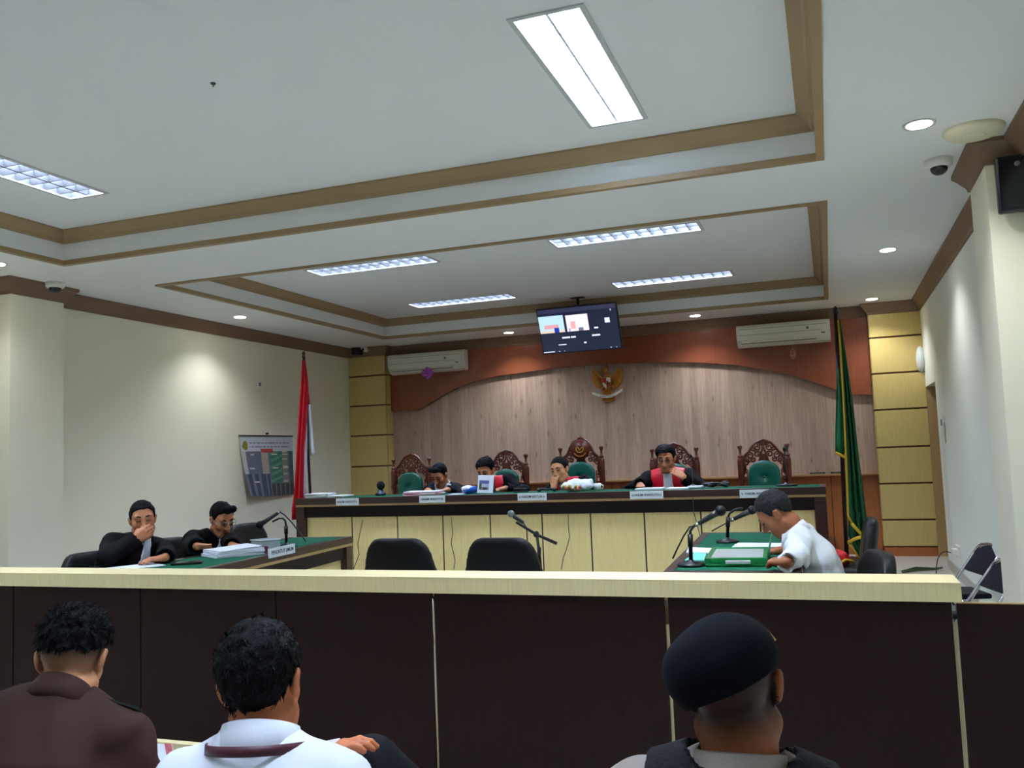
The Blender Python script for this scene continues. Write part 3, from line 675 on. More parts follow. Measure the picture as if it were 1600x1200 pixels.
def judge_chair(tall=False):
    t = thing('judge_chair', '', 'chair')
    k, e = carved_meshes(tall); cr = k.build('carved_crest', m_mahog, t); cr.location = (0, -0.22, 0)
    if tall:
        md = MB().lathe([(0.10, -0.014), (0.106, 0.0), (0.10, 0.014), (0.086, 0.018), (0.08, 0.012), (0.06, 0.012)], seg=24, M=Matrix.Rotation(math.pi/2, 4, 'X'), c=(0, -0.20, 1.11)).build('medallion', m_mahog, t)
        MB().tube([(x, -0.184, 1.11+z) for x, y, z in arc(0, 0, 0.072, -150, -30, 10)], 0.006, 5).build('wreath', m_gold, md)
        MB().tube([(x, -0.184, 1.118+z) for x, y, z in arc(0, 0, 0.038, -220, 40, 12)], 0.007, 5).tube([(-0.02, -0.184, 1.135), (0, -0.184, 1.10), (0.02, -0.184, 1.135)], 0.006, 5).build('emblem', m_gold, md)
    for s in (-1, 1):
        po = MB().lathe([(0.024, 0), (0.024, 0.44), (0.028, 0.46), (0.017, 0.50), (0.017, 0.66), (0.021, 0.70), (0.017, 0.73), (0.030, 0.77), (0.032, 0.93+e), (0.027, 0.955+e), (0.02, 0.97+e)], c=(s*0.222, -0.22, 0), seg=12).build('back_post', m_mahog, t)
        MB().lathe([(0.016, 0.96+e), (0.026, 0.975+e), (0.026, 0.985+e), (0.012, 0.997+e), (0.012, 1.04+e), (0.025, 1.07+e), (0.023, 1.085+e), (0.006, 1.09+e)], c=(s*0.222, -0.22, 0), seg=12).build('finial', m_mahog, po)
        MB().lathe([(0.02, 0), (0.026, 0.1), (0.02, 0.2), (0.028, 0.40)], c=(s*0.222, 0.22, 0), seg=12).build('front_leg', m_mahog, t)
    o = mobj('back_pad', PADT if tall else PADM, m_gpad, t); o.location = (0, -0.19, 0)
    MB().ball((0, -0.168, (0.985 if tall else 0.935)-0.16), (0.012, 0.008, 0.012), 8, 6).build('button', m_gpad, o).location = (0, 0.19, 0)
    MB().box(-0.225, 0.225, -0.24, 0.245, 0.34, 0.40, bev=0.008).build('seat_rail', m_mahog, t)
    MB().box(-0.21, 0.21, -0.19, 0.235, 0.40, 0.46, bev=0.022).build('seat_pad', m_gpad, t)
    return t
CY = 8.97
def put_chair(t, px, label):
    p = atY(px, 720, CY-0.22); t.location = (p.x, CY-0.22, PLAT); t.rotation_euler = (0, 0, math.pi); t['label'] = label
    t['group'] = "carved judges' chairs"
ch = judge_chair(False); ch2 = judge_chair(True)
put_chair(ch, 628.5, "empty carved judge's chair with green pad at the left end of the bench")
for px, lb in ((780, "carved judge's chair behind the second judge, next to the clerk"), (1048, "carved judge's chair behind the judge in glasses"), (1191, "empty carved judge's chair with green pad at the right end of the bench")):
    put_chair(copy_tree(ch), px, lb)
put_chair(ch2, 899, "tallest carved judge's chair with a round medallion crest")

# ---- office chairs
def leather_back(w, z0, z1, tk, name, rc=0.12):
    f = Field((-w-0.03, -0.14, z0-0.03), (w+0.03, 0.14, z1+0.03), 0.014)
    X, Y, Z = f.pts((slice(None),)*3); cz = (z0+z1)/2; hz = (z1-z0)/2
    ww = w-0.045*np.clip((Z-cz+hz*0.3)/hz, 0, 1)
    qx, qz = np.abs(X)-ww+rc, np.abs(Z-cz)-hz+rc
    d2 = np.sqrt(np.maximum(qx, 0)**2+np.maximum(qz, 0)**2)+np.minimum(np.maximum(qx, qz), 0)-rc
    rho = np.clip(-d2/0.06, 0, 1); th = tk*(0.5+0.5*np.sqrt(1-(1-rho)**2+1e-6)); yc = 1.2*X**2*0.45-0.12*np.clip(Z-cz, -1, 1)
    f.D = np.maximum(d2, np.abs(Y-yc)-th).astype(np.float32); return f.mesh(name)
LBACK = leather_back(0.255, 0.42, 0.775, 0.04, 'backrest', 0.10)
def office_chair(m):
    t = thing('office_chair', '', 'chair')
    o = mobj('backrest', LBACK.copy(), m, t); o.location = (0, -0.22, 0)
    MB().box(-0.235, 0.235, -0.22, 0.24, 0.385, 0.455, bev=0.03).build('seat', m, t)
    MB().tube([(0, -0.10, 0.37), (0, -0.245, 0.38), (0, -0.275, 0.45), (0, -0.262, 0.56)], 0.018, 8).build('back_bracket', m_black, t)
    MB().lathe([(0.03, 0.10), (0.03, 0.28), (0.02, 0.28), (0.02, 0.385)], seg=12).build('gas_lift', m_black, t)
    b = MB()
    for k in range(5):
        a = k*2*math.pi/5; b.tube([(0, 0, 0.10), (0.26*math.cos(a), 0.26*math.sin(a), 0.065)], [0.025, 0.016], 6)
        b.ball((0.26*math.cos(a), 0.26*math.sin(a), 0.026), (0.026, 0.026, 0.026), 8, 6)
    b.build('star_base', m_black, t); return t
oc = office_chair(m_leather)
def put_office(t, x, y, z, face, label, group='black leather office chairs'):
    t.location = (x, y, z); t.rotation_euler = (0, 0, face); t['label'] = label; t['group'] = group
WCY = 5.35
xw = [atY(621, 870, WCY-0.22).x, atY(783, 870, WCY-0.22).x]
put_office(oc, xw[0], WCY, FLOOR_C, 0.0, 'empty black chair seen from behind, left of the pair before the bench')
put_office(copy_tree(oc), xw[1], WCY, FLOOR_C, 0.0, 'empty black chair seen from behind, nearest the boom microphone')
# ================================================================ PEOPLE
def npv(v): return np.array(v, np.float64)
def unit(v): v = npv(v); return v/np.linalg.norm(v)
def Rm(yaw, pitch=0, roll=0):
    """columns: right, forward, up; pitch>0 looks up, roll>0 tips to own right"""
    m = Matrix.Rotation(yaw, 3, 'Z') @ Matrix.Rotation(pitch, 3, 'X') @ Matrix.Rotation(roll, 3, 'Y'); return np.array(m)
def clear_of(f, solids):
    """press a field flat against solid boxes (seat, table top, things lying on it): (centre, half sizes, turn about z)"""
    X, Y, Z = f.pts((slice(None),)*3)
    for c, hf_, a in solids:
        dx, dy = X-c[0], Y-c[1]; px = dx*math.cos(a)+dy*math.sin(a); py = -dx*math.sin(a)+dy*math.cos(a)
        d = np.maximum(np.maximum(np.abs(px)-hf_[0], np.abs(py)-hf_[1]), np.abs(Z-c[2])-hf_[2]); f.D = np.maximum(f.D, (0.003-d).astype(np.float32))
def seat_box(P, top, floor): return ((P[0], P[1], (top+floor-0.1)/2), (0.26, 0.26, (top-floor+0.1)/2), 0.0)
def ik(S_, W_, l1, l2, hint, zmin=None):
    S_, W_ = npv(S_), npv(W_); d = W_-S_; L = np.linalg.norm(d); n = d/L
    if L > (l1+l2)*0.995: W_ = S_+n*(l1+l2)*0.995; L = (l1+l2)*0.995
    a = (l1*l1-l2*l2+L*L)/(2*L); h = math.sqrt(max(l1*l1-a*a, 0)); p = npv(hint)-n*(npv(hint)@n); p = unit(p)
    if zmin is not None:                 # lift the elbow just enough to clear the table
        q = np.cross(n, p); best = None
        for k in range(0, 181, 4):
            for sg in (1, -1):
                t = math.radians(k)*sg; e = S_+n*a+(p*math.cos(t)+q*math.sin(t))*h
                if e[2] >= zmin: return e, W_
                if best is None or e[2] > best[2]: best = e
        return best, W_
    return S_+n*a+p*h, W_
SKIN = {}
def skin(name, c, stub=(60, 46, 40)):
    m = mat(name, c, 0.5, var=0.10, vscale=18, bump=0.03, bscale=120, spec=0.3); N = m.node_tree.nodes; L = m.node_tree.links
    at = N.new('ShaderNodeAttribute'); at.attribute_name = 'Stub'; mx = N.new('ShaderNodeMix'); mx.data_type = 'RGBA'; b = N['Principled BSDF']
    src = b.inputs['Base Color'].links[0].from_socket; L.new(src, mx.inputs['A']); mx.inputs['B'].default_value = (*rgb(*stub), 1)
    L.new(at.outputs['Fac'], mx.inputs['Factor']); L.new(mx.outputs['Result'], b.inputs['Base Color']); return m
def vnoise(shape, cell, seed):
    """smooth 3-D value noise on a grid, -1..1"""
    r = np.random.RandomState(seed); n = [max(2, int(math.ceil(k/cell))+2) for k in shape]; g = r.uniform(-1, 1, n).astype(np.float32)
    for a in range(3):
        x = np.arange(shape[a])/cell; i = x.astype(int); t = (x-i); t = (t*t*(3-2*t)).astype(np.float32)
        sh = [1, 1, 1]; sh[a] = -1; t = t.reshape(sh); g = np.take(g, i, a)*(1-t)+np.take(g, i+1, a)*t
    return g
m_hair = mat('hair_black', rgb(8, 8, 10), 0.6, var=0.4, vscale=60, bump=0.4, bscale=150, spec=0.1)
m_hairg = mat('hair_greying', rgb(34, 34, 36), 0.5, var=0.6, vscale=70, bump=0.4, bscale=150, spec=0.1)
m_eyew = mat('eye_white', rgb(214, 208, 200), 0.3); m_iris = mat('eye_iris', rgb(26, 16, 12), 0.25)
def put_head(f, c, R, s, k=0.015):
    W = lambda p: c+R@(npv(p)*s)
    f.ell(W((0, -0.010, 0.036)), npv((0.073, 0.094, 0.086))*s, R, 0.02)
    f.ell(W((0, 0.028, -0.030)), npv((0.058, 0.060, 0.082))*s, R, 0.03)
    f.ell(W((0, 0.060, -0.092)), npv((0.030, 0.026, 0.024))*s, R, 0.03)
    for q in (-1, 1):
        f.ell(W((q*0.040, 0.052, -0.020)), npv((0.024, 0.028, 0.028))*s, R, 0.02)
        f.cone(W((q*0.053, 0.0, -0.055)), W((q*0.028, 0.055, -0.095)), 0.018*s, 0.016*s, 0.03)
    f.cone(W((-0.040, 0.070, 0.034)), W((0.040, 0.070, 0.034)), 0.013*s, 0.013*s, 0.018)
    for q in (-1, 1): f.ell(W((q*0.031, 0.094, 0.012)), npv((0.017, 0.014, 0.009))*s, R, 0.010, sub=True)
    f.cone(W((0, 0.086, 0.022)), W((0, 0.108, -0.026)), 0.008*s, 0.013*s, 0.012)
    for q in (-1, 1): f.ell(W((q*0.013, 0.096, -0.030)), npv((0.009, 0.010, 0.008))*s, R, 0.008)
    f.cone(W((-0.019, 0.080, -0.058)), W((0.019, 0.080, -0.058)), 0.009*s, 0.009*s, 0.008)
    f.cone(W((-0.016, 0.079, -0.071)), W((0.016, 0.079, -0.071)), 0.009*s, 0.009*s, 0.008)
    f.cone(W((-0.024, 0.093, -0.0645)), W((0.024, 0.093, -0.0645)), 0.0035*s, 0.0035*s, 0.004, sub=True)
    for q in (-1, 1):
        f.ell(W((q*0.077, -0.008, 0.0)), npv((0.011, 0.019, 0.031))*s, R@Rm(0, 0.2, q*0.25), 0.006)
        f.ell(W((q*0.086, -0.002, 0.0)), npv((0.006, 0.010, 0.018))*s, R@Rm(0, 0.2, q*0.25), 0.006, sub=True)
def put_hand(f, wr, fd, pn, side, curl, s, spread=1.0, fingers=None, thumb=0.5):
    fd = unit(fd); pn = npv(pn)-fd*(npv(pn)@fd); pn = unit(pn); lat = np.cross(fd, pn)*(1 if side > 0 else -1); wr = npv(wr)
    offs = (0.030, 0.010, -0.010, -0.028); lens = (0.072, 0.080, 0.075, 0.058); tips = []
    for i in range(4):
        kn = wr+(fd*(0.088-0.006*abs(i-1))+lat*offs[i]*spread)*s
        f.cone(wr+fd*0.012*s+lat*offs[i]*0.5*s, kn, 0.0150*s, 0.0115*s, 0.016)
        c = curl if fingers is None else fingers[i]
        p = kn; a = 0.0
        for sg, (fr, da) in enumerate(((0.45, 0.55), (0.32, 0.65), (0.23, 0.45))):
            a += c*da; d = fd*math.cos(a)+pn*math.sin(a)+lat*offs[i]*1.5*(1-min(1, c)); q = p+unit(d)*lens[i]*fr*s
            f.cone(p, q, (0.0092-0.0007*sg)*s, (0.0086-0.0008*sg)*s, 0.006); p = q
        tips.append(p)
    b = wr+(fd*0.022+lat*0.020)*s; m = b+(fd*0.034+lat*0.026+pn*0.014)*s; e = m+unit(fd*0.9-lat*0.35*thumb+pn*0.6*thumb)*0.046*s
    f.cone(b, m, 0.0150*s, 0.0115*s, 0.014); f.cone(m, e, 0.0105*s, 0.0085*s, 0.008)
    return tips
def ripple(amp, fr, ph=0.0):
    return lambda X, Y, Z: amp*(np.sin(X*fr*1.3+Z*fr*0.7+ph)*np.cos(Y*fr*1.1-Z*fr*0.45+ph*2)+0.6*np.sin(Z*fr*1.9+X*fr*0.8-Y*fr+ph))
class Person: pass
def person(label, P, Hc, yaw, head, arms, skinmat, cloth, clothmat, s=1.0, h=0.007, hc=0.011, hair='short', hairmat=None,
           seat_z=None, floor_z=0.0, sleeve=(0.056, 0.046), stub=None, legs=True, trousers=None, bulk=1.0, knees=None, name='person', flare=0.0, wrinkle=0.0035, shw=0.178, neck=1.0, nbup=0.0, shd=0.045, avoid=(), zmin=None):
    """P pelvis centre, Hc head centre (ear level), yaw of torso, head=(yaw,pitch,roll),
       arms={'R':(wrist,finger_dir,palm_dir,curl,elbow_hint,opts), 'L':...}"""
    o = Person(); P, Hc = npv(P), npv(Hc); o.R = R = Rm(*head); o.Hc = Hc; o.s = s; o.avoid = avoid
    nt = Hc+R@(npv((0, -0.022, -0.075))*s); NB = nt+unit(P-Hc)*0.075*s*0.7+npv((0, 0, -0.075*s*0.3+nbup)); U = unit(NB-P); Rt0 = npv((math.cos(yaw), math.sin(yaw), 0))
    F = unit(np.cross(U, Rt0)); Rt = unit(np.cross(F, U)); o.U, o.F, o.Rt, o.NB, o.P = U, F, Rt, NB, P
    Sh = {'R': NB-U*shd*s+Rt*shw*s, 'L': NB-U*shd*s-Rt*shw*s}; o.Sh = Sh
    J = {}
    for q, a in arms.items():
        el, wr = ik(Sh[q], a[0], 0.285*s, 0.25*s, a[4], zmin if not (len(a) > 5 and a[5].get('free')) else None); J[q] = (el, wr)
    o.J = J
    mid = P+(NB-P)*0.5-F*0.012*s; ch = NB-U*0.15*s
    allp = [P, Hc+R@npv((0, 0, 0.14)), Hc, NB]+[x for q in J for x in J[q]]+[J[q][1]+unit(arms[q][1])*0.19*s for q in J]
    lo = np.min(allp, 0)-0.24; hi = np.max(allp, 0)+0.24; lo[2] = min(P[2]-0.14, lo[2]+0.1)
    root = thing(name, label, 'person', (P[0], P[1], floor_z)); o.root = root; org = (P[0], P[1], floor_z); o.org = org
    # ---- the body, one continuous surface
    f = Field(lo, hi, h)
    f.cone(P, mid, 0.115*s, 0.115*s, 0.05, (F, 0.72)); f.cone(mid, ch, 0.115*s, 0.12*s, 0.05, (F, 0.68)); f.cone(ch, NB-U*0.02, 0.12*s, 0.05*s, 0.06, (F, 0.7))
    f.cone(NB-U*0.03, nt, 0.060*s*neck, 0.054*s*neck, 0.03)
    put_head(f, Hc, R, s)
    for q, (el, wr) in J.items():
        a = arms[q]; f.cone(NB-U*0.06*s, Sh[q], 0.04*s, 0.042*s, 0.03); f.cone(Sh[q], el, 0.042*s, 0.036*s, 0.02); f.cone(el, wr, 0.037*s, 0.026*s, 0.02, None)
        op = {k_: v_ for k_, v_ in a[5].items() if k_ != 'free'} if len(a) > 5 else {}
        put_hand(f, wr, a[1], a[2], 1 if q == 'R' else -1, a[3], s, **op)
    clear_of(f, avoid); bm_ = f.mesh('body', org); mobj('body', bm_, skinmat, root)
    if stub:
        co = np.empty(len(bm_.vertices)*3, np.float32); bm_.vertices.foreach_get('co', co); q = ((co.reshape(-1, 3)+np.array(org)-Hc)@R)/s
        at = bm_.attributes.new('Stub', 'FLOAT', 'POINT'); val = np.where(np.abs(q[:, 0]) < 0.0755, stub(q[:, 0], q[:, 1], q[:, 2]), 0)*(np.abs(q[:, 0]) < 0.09)*(q[:, 2] > -0.13)
        at.data.foreach_set('value', np.clip(val, 0, 1).astype(np.float32))
    # ---- torso field, reused for overlays
    tf = Field(lo, hi, hc); b = bulk
    tf.cone(P, mid, 0.172*s*b, 0.168*s*b, 0.06, (F, 0.74)); tf.cone(mid, ch, 0.168*s*b, 0.176*s*b, 0.06, (F, 0.68)); tf.cone(ch, NB-U*0.035, 0.175*s*b, 0.078*s, 0.06, (F, 0.72))
    tf.cone(Sh['L'], Sh['R'], 0.058*s, 0.058*s, 0.06); 
    for q in 'LR': tf.cone(NB-U*0.01*s, Sh[q]+U*0.004, 0.050*s, 0.052*s, 0.05)
    clear_of(tf, avoid); o.tf = tf
    cf = Field(lo, hi, hc); cf.D = tf.D.copy()
    for q, (el, wr) in J.items():
        w2 = wr-(wr-el)*0.02
        cf.cone(Sh[q], el, 0.066*s*b, sleeve[0]*s, 0.035); cf.cone(el, w2, sleeve[0]*s, (sleeve[1]+flare)*s, 0.02)
    # neck opening and sleeve openings
    ax = unit(nt-NB); cf.cone(NB+ax*0.035*s, NB+ax*0.16*s, 0.060*s*neck, 0.066*s*neck, 0.012, None, True)
    for q, (el, wr) in J.items():
        d = unit(wr-el); w2 = wr-(wr-el)*0.02; cf.cone(w2+d*(sleeve[1]+flare)*0.55*s, w2+d*0.14*s, (sleeve[1]+flare)*1.0*s, (sleeve[1]+flare)*1.3*s, 0.01, None, True)
    cf.warp(ripple(wrinkle, 38, s*7+len(label)))
    clear_of(cf, avoid); mobj(cloth, cf.mesh(cloth, org), clothmat, root); o.cf = cf
    # ---- legs, seated
    if legs:
        tm = trousers or clothmat; sz = P[2]-0.02
        kn = knees or {}; lf = Field(npv((P[0]-0.75, P[1]-0.75, floor_z-0.02)), npv((P[0]+0.75, P[1]+0.75, P[2]+0.35)), 0.014)
        Ff = npv((F[0], F[1], 0)); Ff = unit(Ff); Rf = npv((Rt[0], Rt[1], 0))
        for q, sg in (('R', 1), ('L', -1)):
            hp = P+Rf*0.085*sg*s-npv((0, 0, 0.015)); K = npv(kn[q][0]) if q in kn else hp+Ff*0.40*s+Rf*0.05*sg; K = K if q in kn else npv((K[0], K[1], sz+0.02))
            A = npv(kn[q][1]) if q in kn else npv((K[0], K[1], floor_z+0.10))-Ff*0.04
            lf.cone(hp, K, 0.085*s, 0.066*s, 0.03); lf.cone(K, A, 0.066*s, 0.056*s, 0.02)
            sb = MB()
            d0 = Ff if q not in kn or len(kn[q]) < 3 else unit(npv(kn[q][2]))
            ex = np.cross(d0, npv((0, 0, 1))); Ms = Matrix(((ex[0], d0[0], 0), (ex[1], d0[1], 0), (ex[2], d0[2], 1)))
            sb.ball(npv(A)+d0*0.06-npv((0, 0, 0.052))-npv(org), (0.046, 0.13, 0.045), 12, 8, Ms.to_4x4()).build('shoe', m_leather, root)
        lf.warp(ripple(0.003, 30, 1.0)); clear_of(lf, avoid); mobj('trousers', lf.mesh('trousers', org), tm, root)
    # ---- hair
    W = lambda p: Hc+R@(npv(p)*s); hm = hairmat or m_hair
    if hair:
        hf = Field(Hc-0.17*s, Hc+0.17*s, 0.0045 if h < 0.0065 else 0.006); X, Y, Z = hf.pts((slice(None),)*3)
        lx, ly, lz = (((X-Hc[0])*R[0, i]+(Y-Hc[1])*R[1, i]+(Z-Hc[2])*R[2, i])/s for i in range(3))
        hf.ell(W((0, -0.013, 0.040)), npv((0.080, 0.100, 0.093))*s, R, 0.02)
        if hair == 'quiff': hf.cone(W((-0.03, 0.075, 0.118)), W((0.03, 0.082, 0.122)), 0.026*s, 0.024*s, 0.03)
        if hair in ('full', 'fade'): hf.ell(W((0, 0.0, 0.062)), npv((0.080, 0.094, 0.078))*s, R, 0.03)
        if hair == 'parted': hf.ell(W((0.02, 0.03, 0.075)), npv((0.070, 0.075, 0.058))*s, R, 0.03)
        xs_ = [-0.12, -0.075, -0.045, -0.03, -0.008, 0.010, 0.022, 0.040, 0.060, 0.12]
        ys_ = {'short': [-0.062, -0.055, -0.02, 0.020, 0.034, 0.006, 0.012, 0.060, 0.080, 0.088], 'receding': [-0.062, -0.055, -0.02, 0.020, 0.034, 0.0, 0.03, 0.085, 0.105, 0.115],
               'fade': [0.012, 0.018, 0.026, 0.034, 0.044, 0.046, 0.05, 0.06, 0.08, 0.088]}
        ys_ = ys_.get(hair, ys_['short']); ys_ = [y-(0.012 if hair in ('full',) and i < 3 else 0) for i, y in enumerate(ys_)]
        lim = np.interp(ly, xs_, ys_)
        nA = vnoise(hf.D.shape, 0.011/hf.h, 5+len(label)); nB = vnoise(hf.D.shape, 0.022/hf.h, 9+len(label)); am = {'fade': 0.0075, 'full': 0.0045}.get(hair, 0.003)
        tx = am*(nA+0.8*nB*np.clip((lz-0.02)/0.05, 0.2, 1))
        hf.D = np.maximum(hf.D+(tx*s).astype(np.float32), ((lim-lz+0.004*nA)*0.8*s).astype(np.float32))
        # keep the shell only (cleared inside the skull)
        mobj('hair', hf.mesh('hair', org), hm, root)
    return o
def face(o, look=(0, 0), lids=False, brows=True, hairmat=None, eyes=True):
    s, R, Hc, org = o.s, o.R, o.Hc, npv(o.org); W = lambda p: Hc+R@(npv(p)*s)-org; R4 = Matrix(R.tolist()).to_4x4()
    for q in (-1, 1):
        if eyes and not lids:
            e = MB().ball(W((q*0.031, 0.0775, 0.011)), (0.0125*s, 0.0105*s, 0.0052*s), 10, 8, R4).build('eye', m_eyew, o.root)
            MB().ball(W((q*0.031+look[0], 0.0862, 0.0105+look[1])), (0.0062*s, 0.004*s, 0.0050*s), 8, 6, R4).build('iris', m_iris, e)
        elif eyes:
            MB().tube([W((q*0.018, 0.0845, 0.008)), W((q*0.031, 0.0885, 0.0045)), W((q*0.045, 0.081, 0.008))], 0.0042*s, 6).build('eyelash', m_iris, o.root)
        if brows: MB().tube([W((q*0.014, 0.0875, 0.033)), W((q*0.032, 0.0865, 0.0385)), W((q*0.052, 0.072, 0.034))], [0.004*s, 0.0045*s, 0.0025*s], 6).build('eyebrow', hairmat or m_hair, o.root)
    MB().tube([W((-0.021, 0.0875, -0.0645)), W((0, 0.0915, -0.0645)), W((0.021, 0.0875, -0.0645))], 0.0028*s, 6).build('mouth', mat('lips', rgb(92, 48, 42), 0.5), o.root)
def overlay(o, name, t, fn, m, parent=None):
    """a layer of cloth lying on the torso where fn(u,v,w)<0 (u right, v up, w forward of the neck base)"""
    f = o.tf; X, Y, Z = f.pts((slice(None),)*3); dx, dy, dz_ = X-o.NB[0], Y-o.NB[1], Z-o.NB[2]
    u, v, w_ = (dx*a[0]+dy*a[1]+dz_*a[2] for a in (o.Rt, o.U, o.F))
    g = Field.__new__(Field); g.h = f.h; g.lo = f.lo; g.ax = f.ax
    g.D = np.maximum(np.maximum(f.D-t, -(f.D+0.012)), fn(u/o.s, v/o.s, w_/o.s)).astype(np.float32); clear_of(g, o.avoid)
    return mobj(name, g.mesh(name, o.org), m, parent or o.root)
def collar(o, m, r=0.066, hgt=0.042, name='collar', tilt=None, fold=True, back=0.0, up=0.0):
    """a shirt collar: band standing round the neck with a folded fall"""
    ax = unit(unit(o.Hc+o.R@(npv((0, -0.022, -0.075))*o.s)-o.NB)*0.6+o.U*0.4); F = unit(o.F-ax*(o.F@ax)); Rt = np.cross(F, ax)
    b = MB(); n = 40; v = []; fc = []
    prof = [(r+0.012, -0.030), (r+0.020, -0.016), (r+0.004, hgt), (r-0.003, hgt+0.002), (r-0.006, hgt-0.012), (r+0.004, -0.03)]
    base = o.NB+ax*(0.02+up)*o.s-o.F*back
    a0 = 0.16
    for i in range(n+1):
        t = a0+(2*math.pi-2*a0)*i/n
        for rr, zz in prof:
            zf = zz-0.03*(0.5+0.5*math.cos(t))*(1 if zz > 0 else 1.0)
            v.append(base+(F*math.cos(t)*1.02+Rt*math.sin(t))*rr*o.s+ax*zf*o.s-npv(o.org))
    k = len(prof)
    for i in range(n):
        for j in range(k): fc.append((i*k+j, (i+1)*k+j, (i+1)*k+(j+1) % k, i*k+(j+1) % k))
    fc.append(tuple(range(k))); fc.append(tuple(n*k+j for j in range(k-1, -1, -1)))
    return b.add(v, fc, True).build(name, m, o.root)
def spectacles(o, m):
    s, R, Hc, org = o.s, o.R, o.Hc, npv(o.org); W = lambda p: Hc+R@(npv(p)*s)-org
    t = MB()
    for q in (-1, 1):
        t.tube([W((q*(0.033+0.024*math.cos(a)), 0.1005-0.012*abs(math.cos(a))*0, 0.008+0.017*math.sin(a))) for a in [i*math.pi/8 for i in range(17)]], 0.0022*s, 5)
        t.tube([W((q*0.057, 0.100, 0.012)), W((q*0.080, 0.075, 0.012)), W((q*0.084, 0.0, 0.012))], 0.0022*s, 5)
    t.tube([W((-0.009, 0.101, 0.012)), W((0.009, 0.101, 0.012))], 0.0022*s, 5)
    return t.build('glasses', m, o.root)
def sleeve_opts(**k): return k

sk_mid = skin('skin_tan', rgb(194, 128, 92)); sk_lt = skin('skin_light', rgb(210, 150, 108)); sk_dk = skin('skin_brown', rgb(156, 96, 64)); sk_fg = skin('skin_warm', rgb(204, 120, 78)); sk_br = skin('skin_pale_tan', rgb(212, 150, 108))
m_robe = mat('robe_black', rgb(9, 9, 11), 0.75, bump=0.05, bscale=200, spec=0.12)
m_red = mat('robe_red_satin', rgb(226, 26, 52), 0.38, var=0.06, vscale=14)
m_bib = mat('bib_white', rgb(236, 238, 244), 0.65)
m_suit = mat('suit_navy', rgb(13, 17, 26), 0.75, spec=0.15, bump=0.05, bscale=220)
m_shirt = mat('shirt_white', rgb(226, 230, 238), 0.7, bump=0.05, bscale=200)
m_shirtw = mat('shirt_offwhite', rgb(204, 208, 210), 0.7, bump=0.05, bscale=200)
m_brown = mat('uniform_brown', rgb(60, 37, 29), 0.75, bump=0.06, bscale=260, spec=0.2)
m_taupe = mat('uniform_taupe', rgb(150, 136, 126), 0.7, bump=0.06, bscale=260)
m_vest = mat('vest_black', rgb(9, 11, 14), 0.75, bump=0.3, bscale=140, spec=0.2)
m_beret = mat('beret_navy', rgb(9, 13, 21), 0.9, bump=0.2, bscale=260, spec=0.12)
m_trou = mat('trousers_dark', rgb(17, 20, 25), 0.8, spec=0.15, bump=0.05, bscale=200)
dg = math.radians
SEATJ = PLAT+0.46+0.085

def bx(px, y): return atY(px, 768, y).x
def onb(px, y, z=None): p = atY(px, 765, y); return Vector((p.x, y, BTZ+0.035 if z is None else z))
BENCH_TOP = (((bx0+bx1)/2, BFY+0.275, BTZ-0.045), ((bx1-bx0)/2, 0.275, 0.052), 0.0)
BENCH_PAPER = (((bx0+bx1)/2, BFY+0.275, BTZ-0.041), ((bx1-bx0)/2, 0.275, 0.056), 0.0)
PDESK = ((PDX.x, PDX.y, DZ-0.03), (LEN/2, DEP/2, 0.037), math.pi/2+ang); DDESK = ((c2_.x, c2_.y, DZ-0.03), (LR/2, DR/2, 0.037), an2-math.pi/2)
def bench_solids(pv, top=PLAT+0.46, tb=None): return [tb or BENCH_TOP, seat_box(pv, top, PLAT)]
# --- clerk in the dark suit, head bowed, between the first two chairs
def bench_person(px, py, yh, ypel, dxpel=0.0): 
    hc = atY(px, py, yh); return hc, Vector((hc.x+dxpel, ypel, SEATJ))
hc, pv = bench_person(687, 743, 8.46, 8.76, -0.03)
cl_ = person('clerk in a navy suit and white shirt, head bowed over papers', pv, hc, dg(180), (dg(172), dg(-32), dg(0)),
    {'R': (onb(668, 8.16), (0.4, -1, -0.1), (0.2, 0, -1), 0.5, (-0.6, 0.5, -0.4)), 'L': (onb(700, 8.17), (-0.5, -1, -0.1), (0, 0, -1), 0.5, (0.0, 1, -0.2), {'free': 1})},
    sk_mid, 'suit', m_suit, s=1.0, hair='quiff', floor_z=PLAT, bulk=0.80, shw=0.135, avoid=bench_solids(pv, PLAT+0.415)+[((bx(664, 7.9), 7.88, BTZ), (0.20, 0.16, 0.045), 0.12)])
face(cl_, lids=True)
overlay(cl_, 'shirt_front', 0.004, lambda u, v, w: np.maximum(np.maximum(np.abs(u)-0.010-0.24*(v+0.30), -v-0.30), -w), m_shirt)
collar(cl_, m_shirt, 0.064, 0.035)
# --- second judge, looking down
def judge_dress(o):
    overlay(o, 'red_facing', 0.006, lambda u, v, w: np.maximum(np.maximum(np.abs(u)-0.155+0.25*np.maximum(-v-0.10, 0), -v-0.46), -w-0.03), m_red)
    overlay(o, 'white_bib', 0.013, lambda u, v, w: np.maximum(np.maximum(np.abs(u)-0.040-0.10*np.clip(-v, 0, 0.3), -v-0.40), np.maximum(-w+0.01, v-0.12)), m_bib)
    collar(o, m_bib, 0.063, 0.030)
hc, pv = bench_person(760, 736, 8.36, 8.70, 0.17)
j2 = person('judge in red and black robe looking down behind the white stand-up card', pv, hc, dg(182), (dg(172), dg(-24), dg(4)),
    {'R': (onb(752, 8.12), (0.5, -1, -0.1), (0.2, 0, -1), 0.5, (-0.1, 1, -0.2), {'free': 1}), 'L': (onb(790, 8.14), (-0.7, -1, -0.1), (0, 0, -1), 0.5, (1, 0.3, -0.6))},
    sk_mid, 'robe', m_robe, s=1.04, hair='full', floor_z=PLAT, bulk=0.98, shw=0.155, flare=0.012, avoid=bench_solids(pv))
face(j2, lids=True); judge_dress(j2)
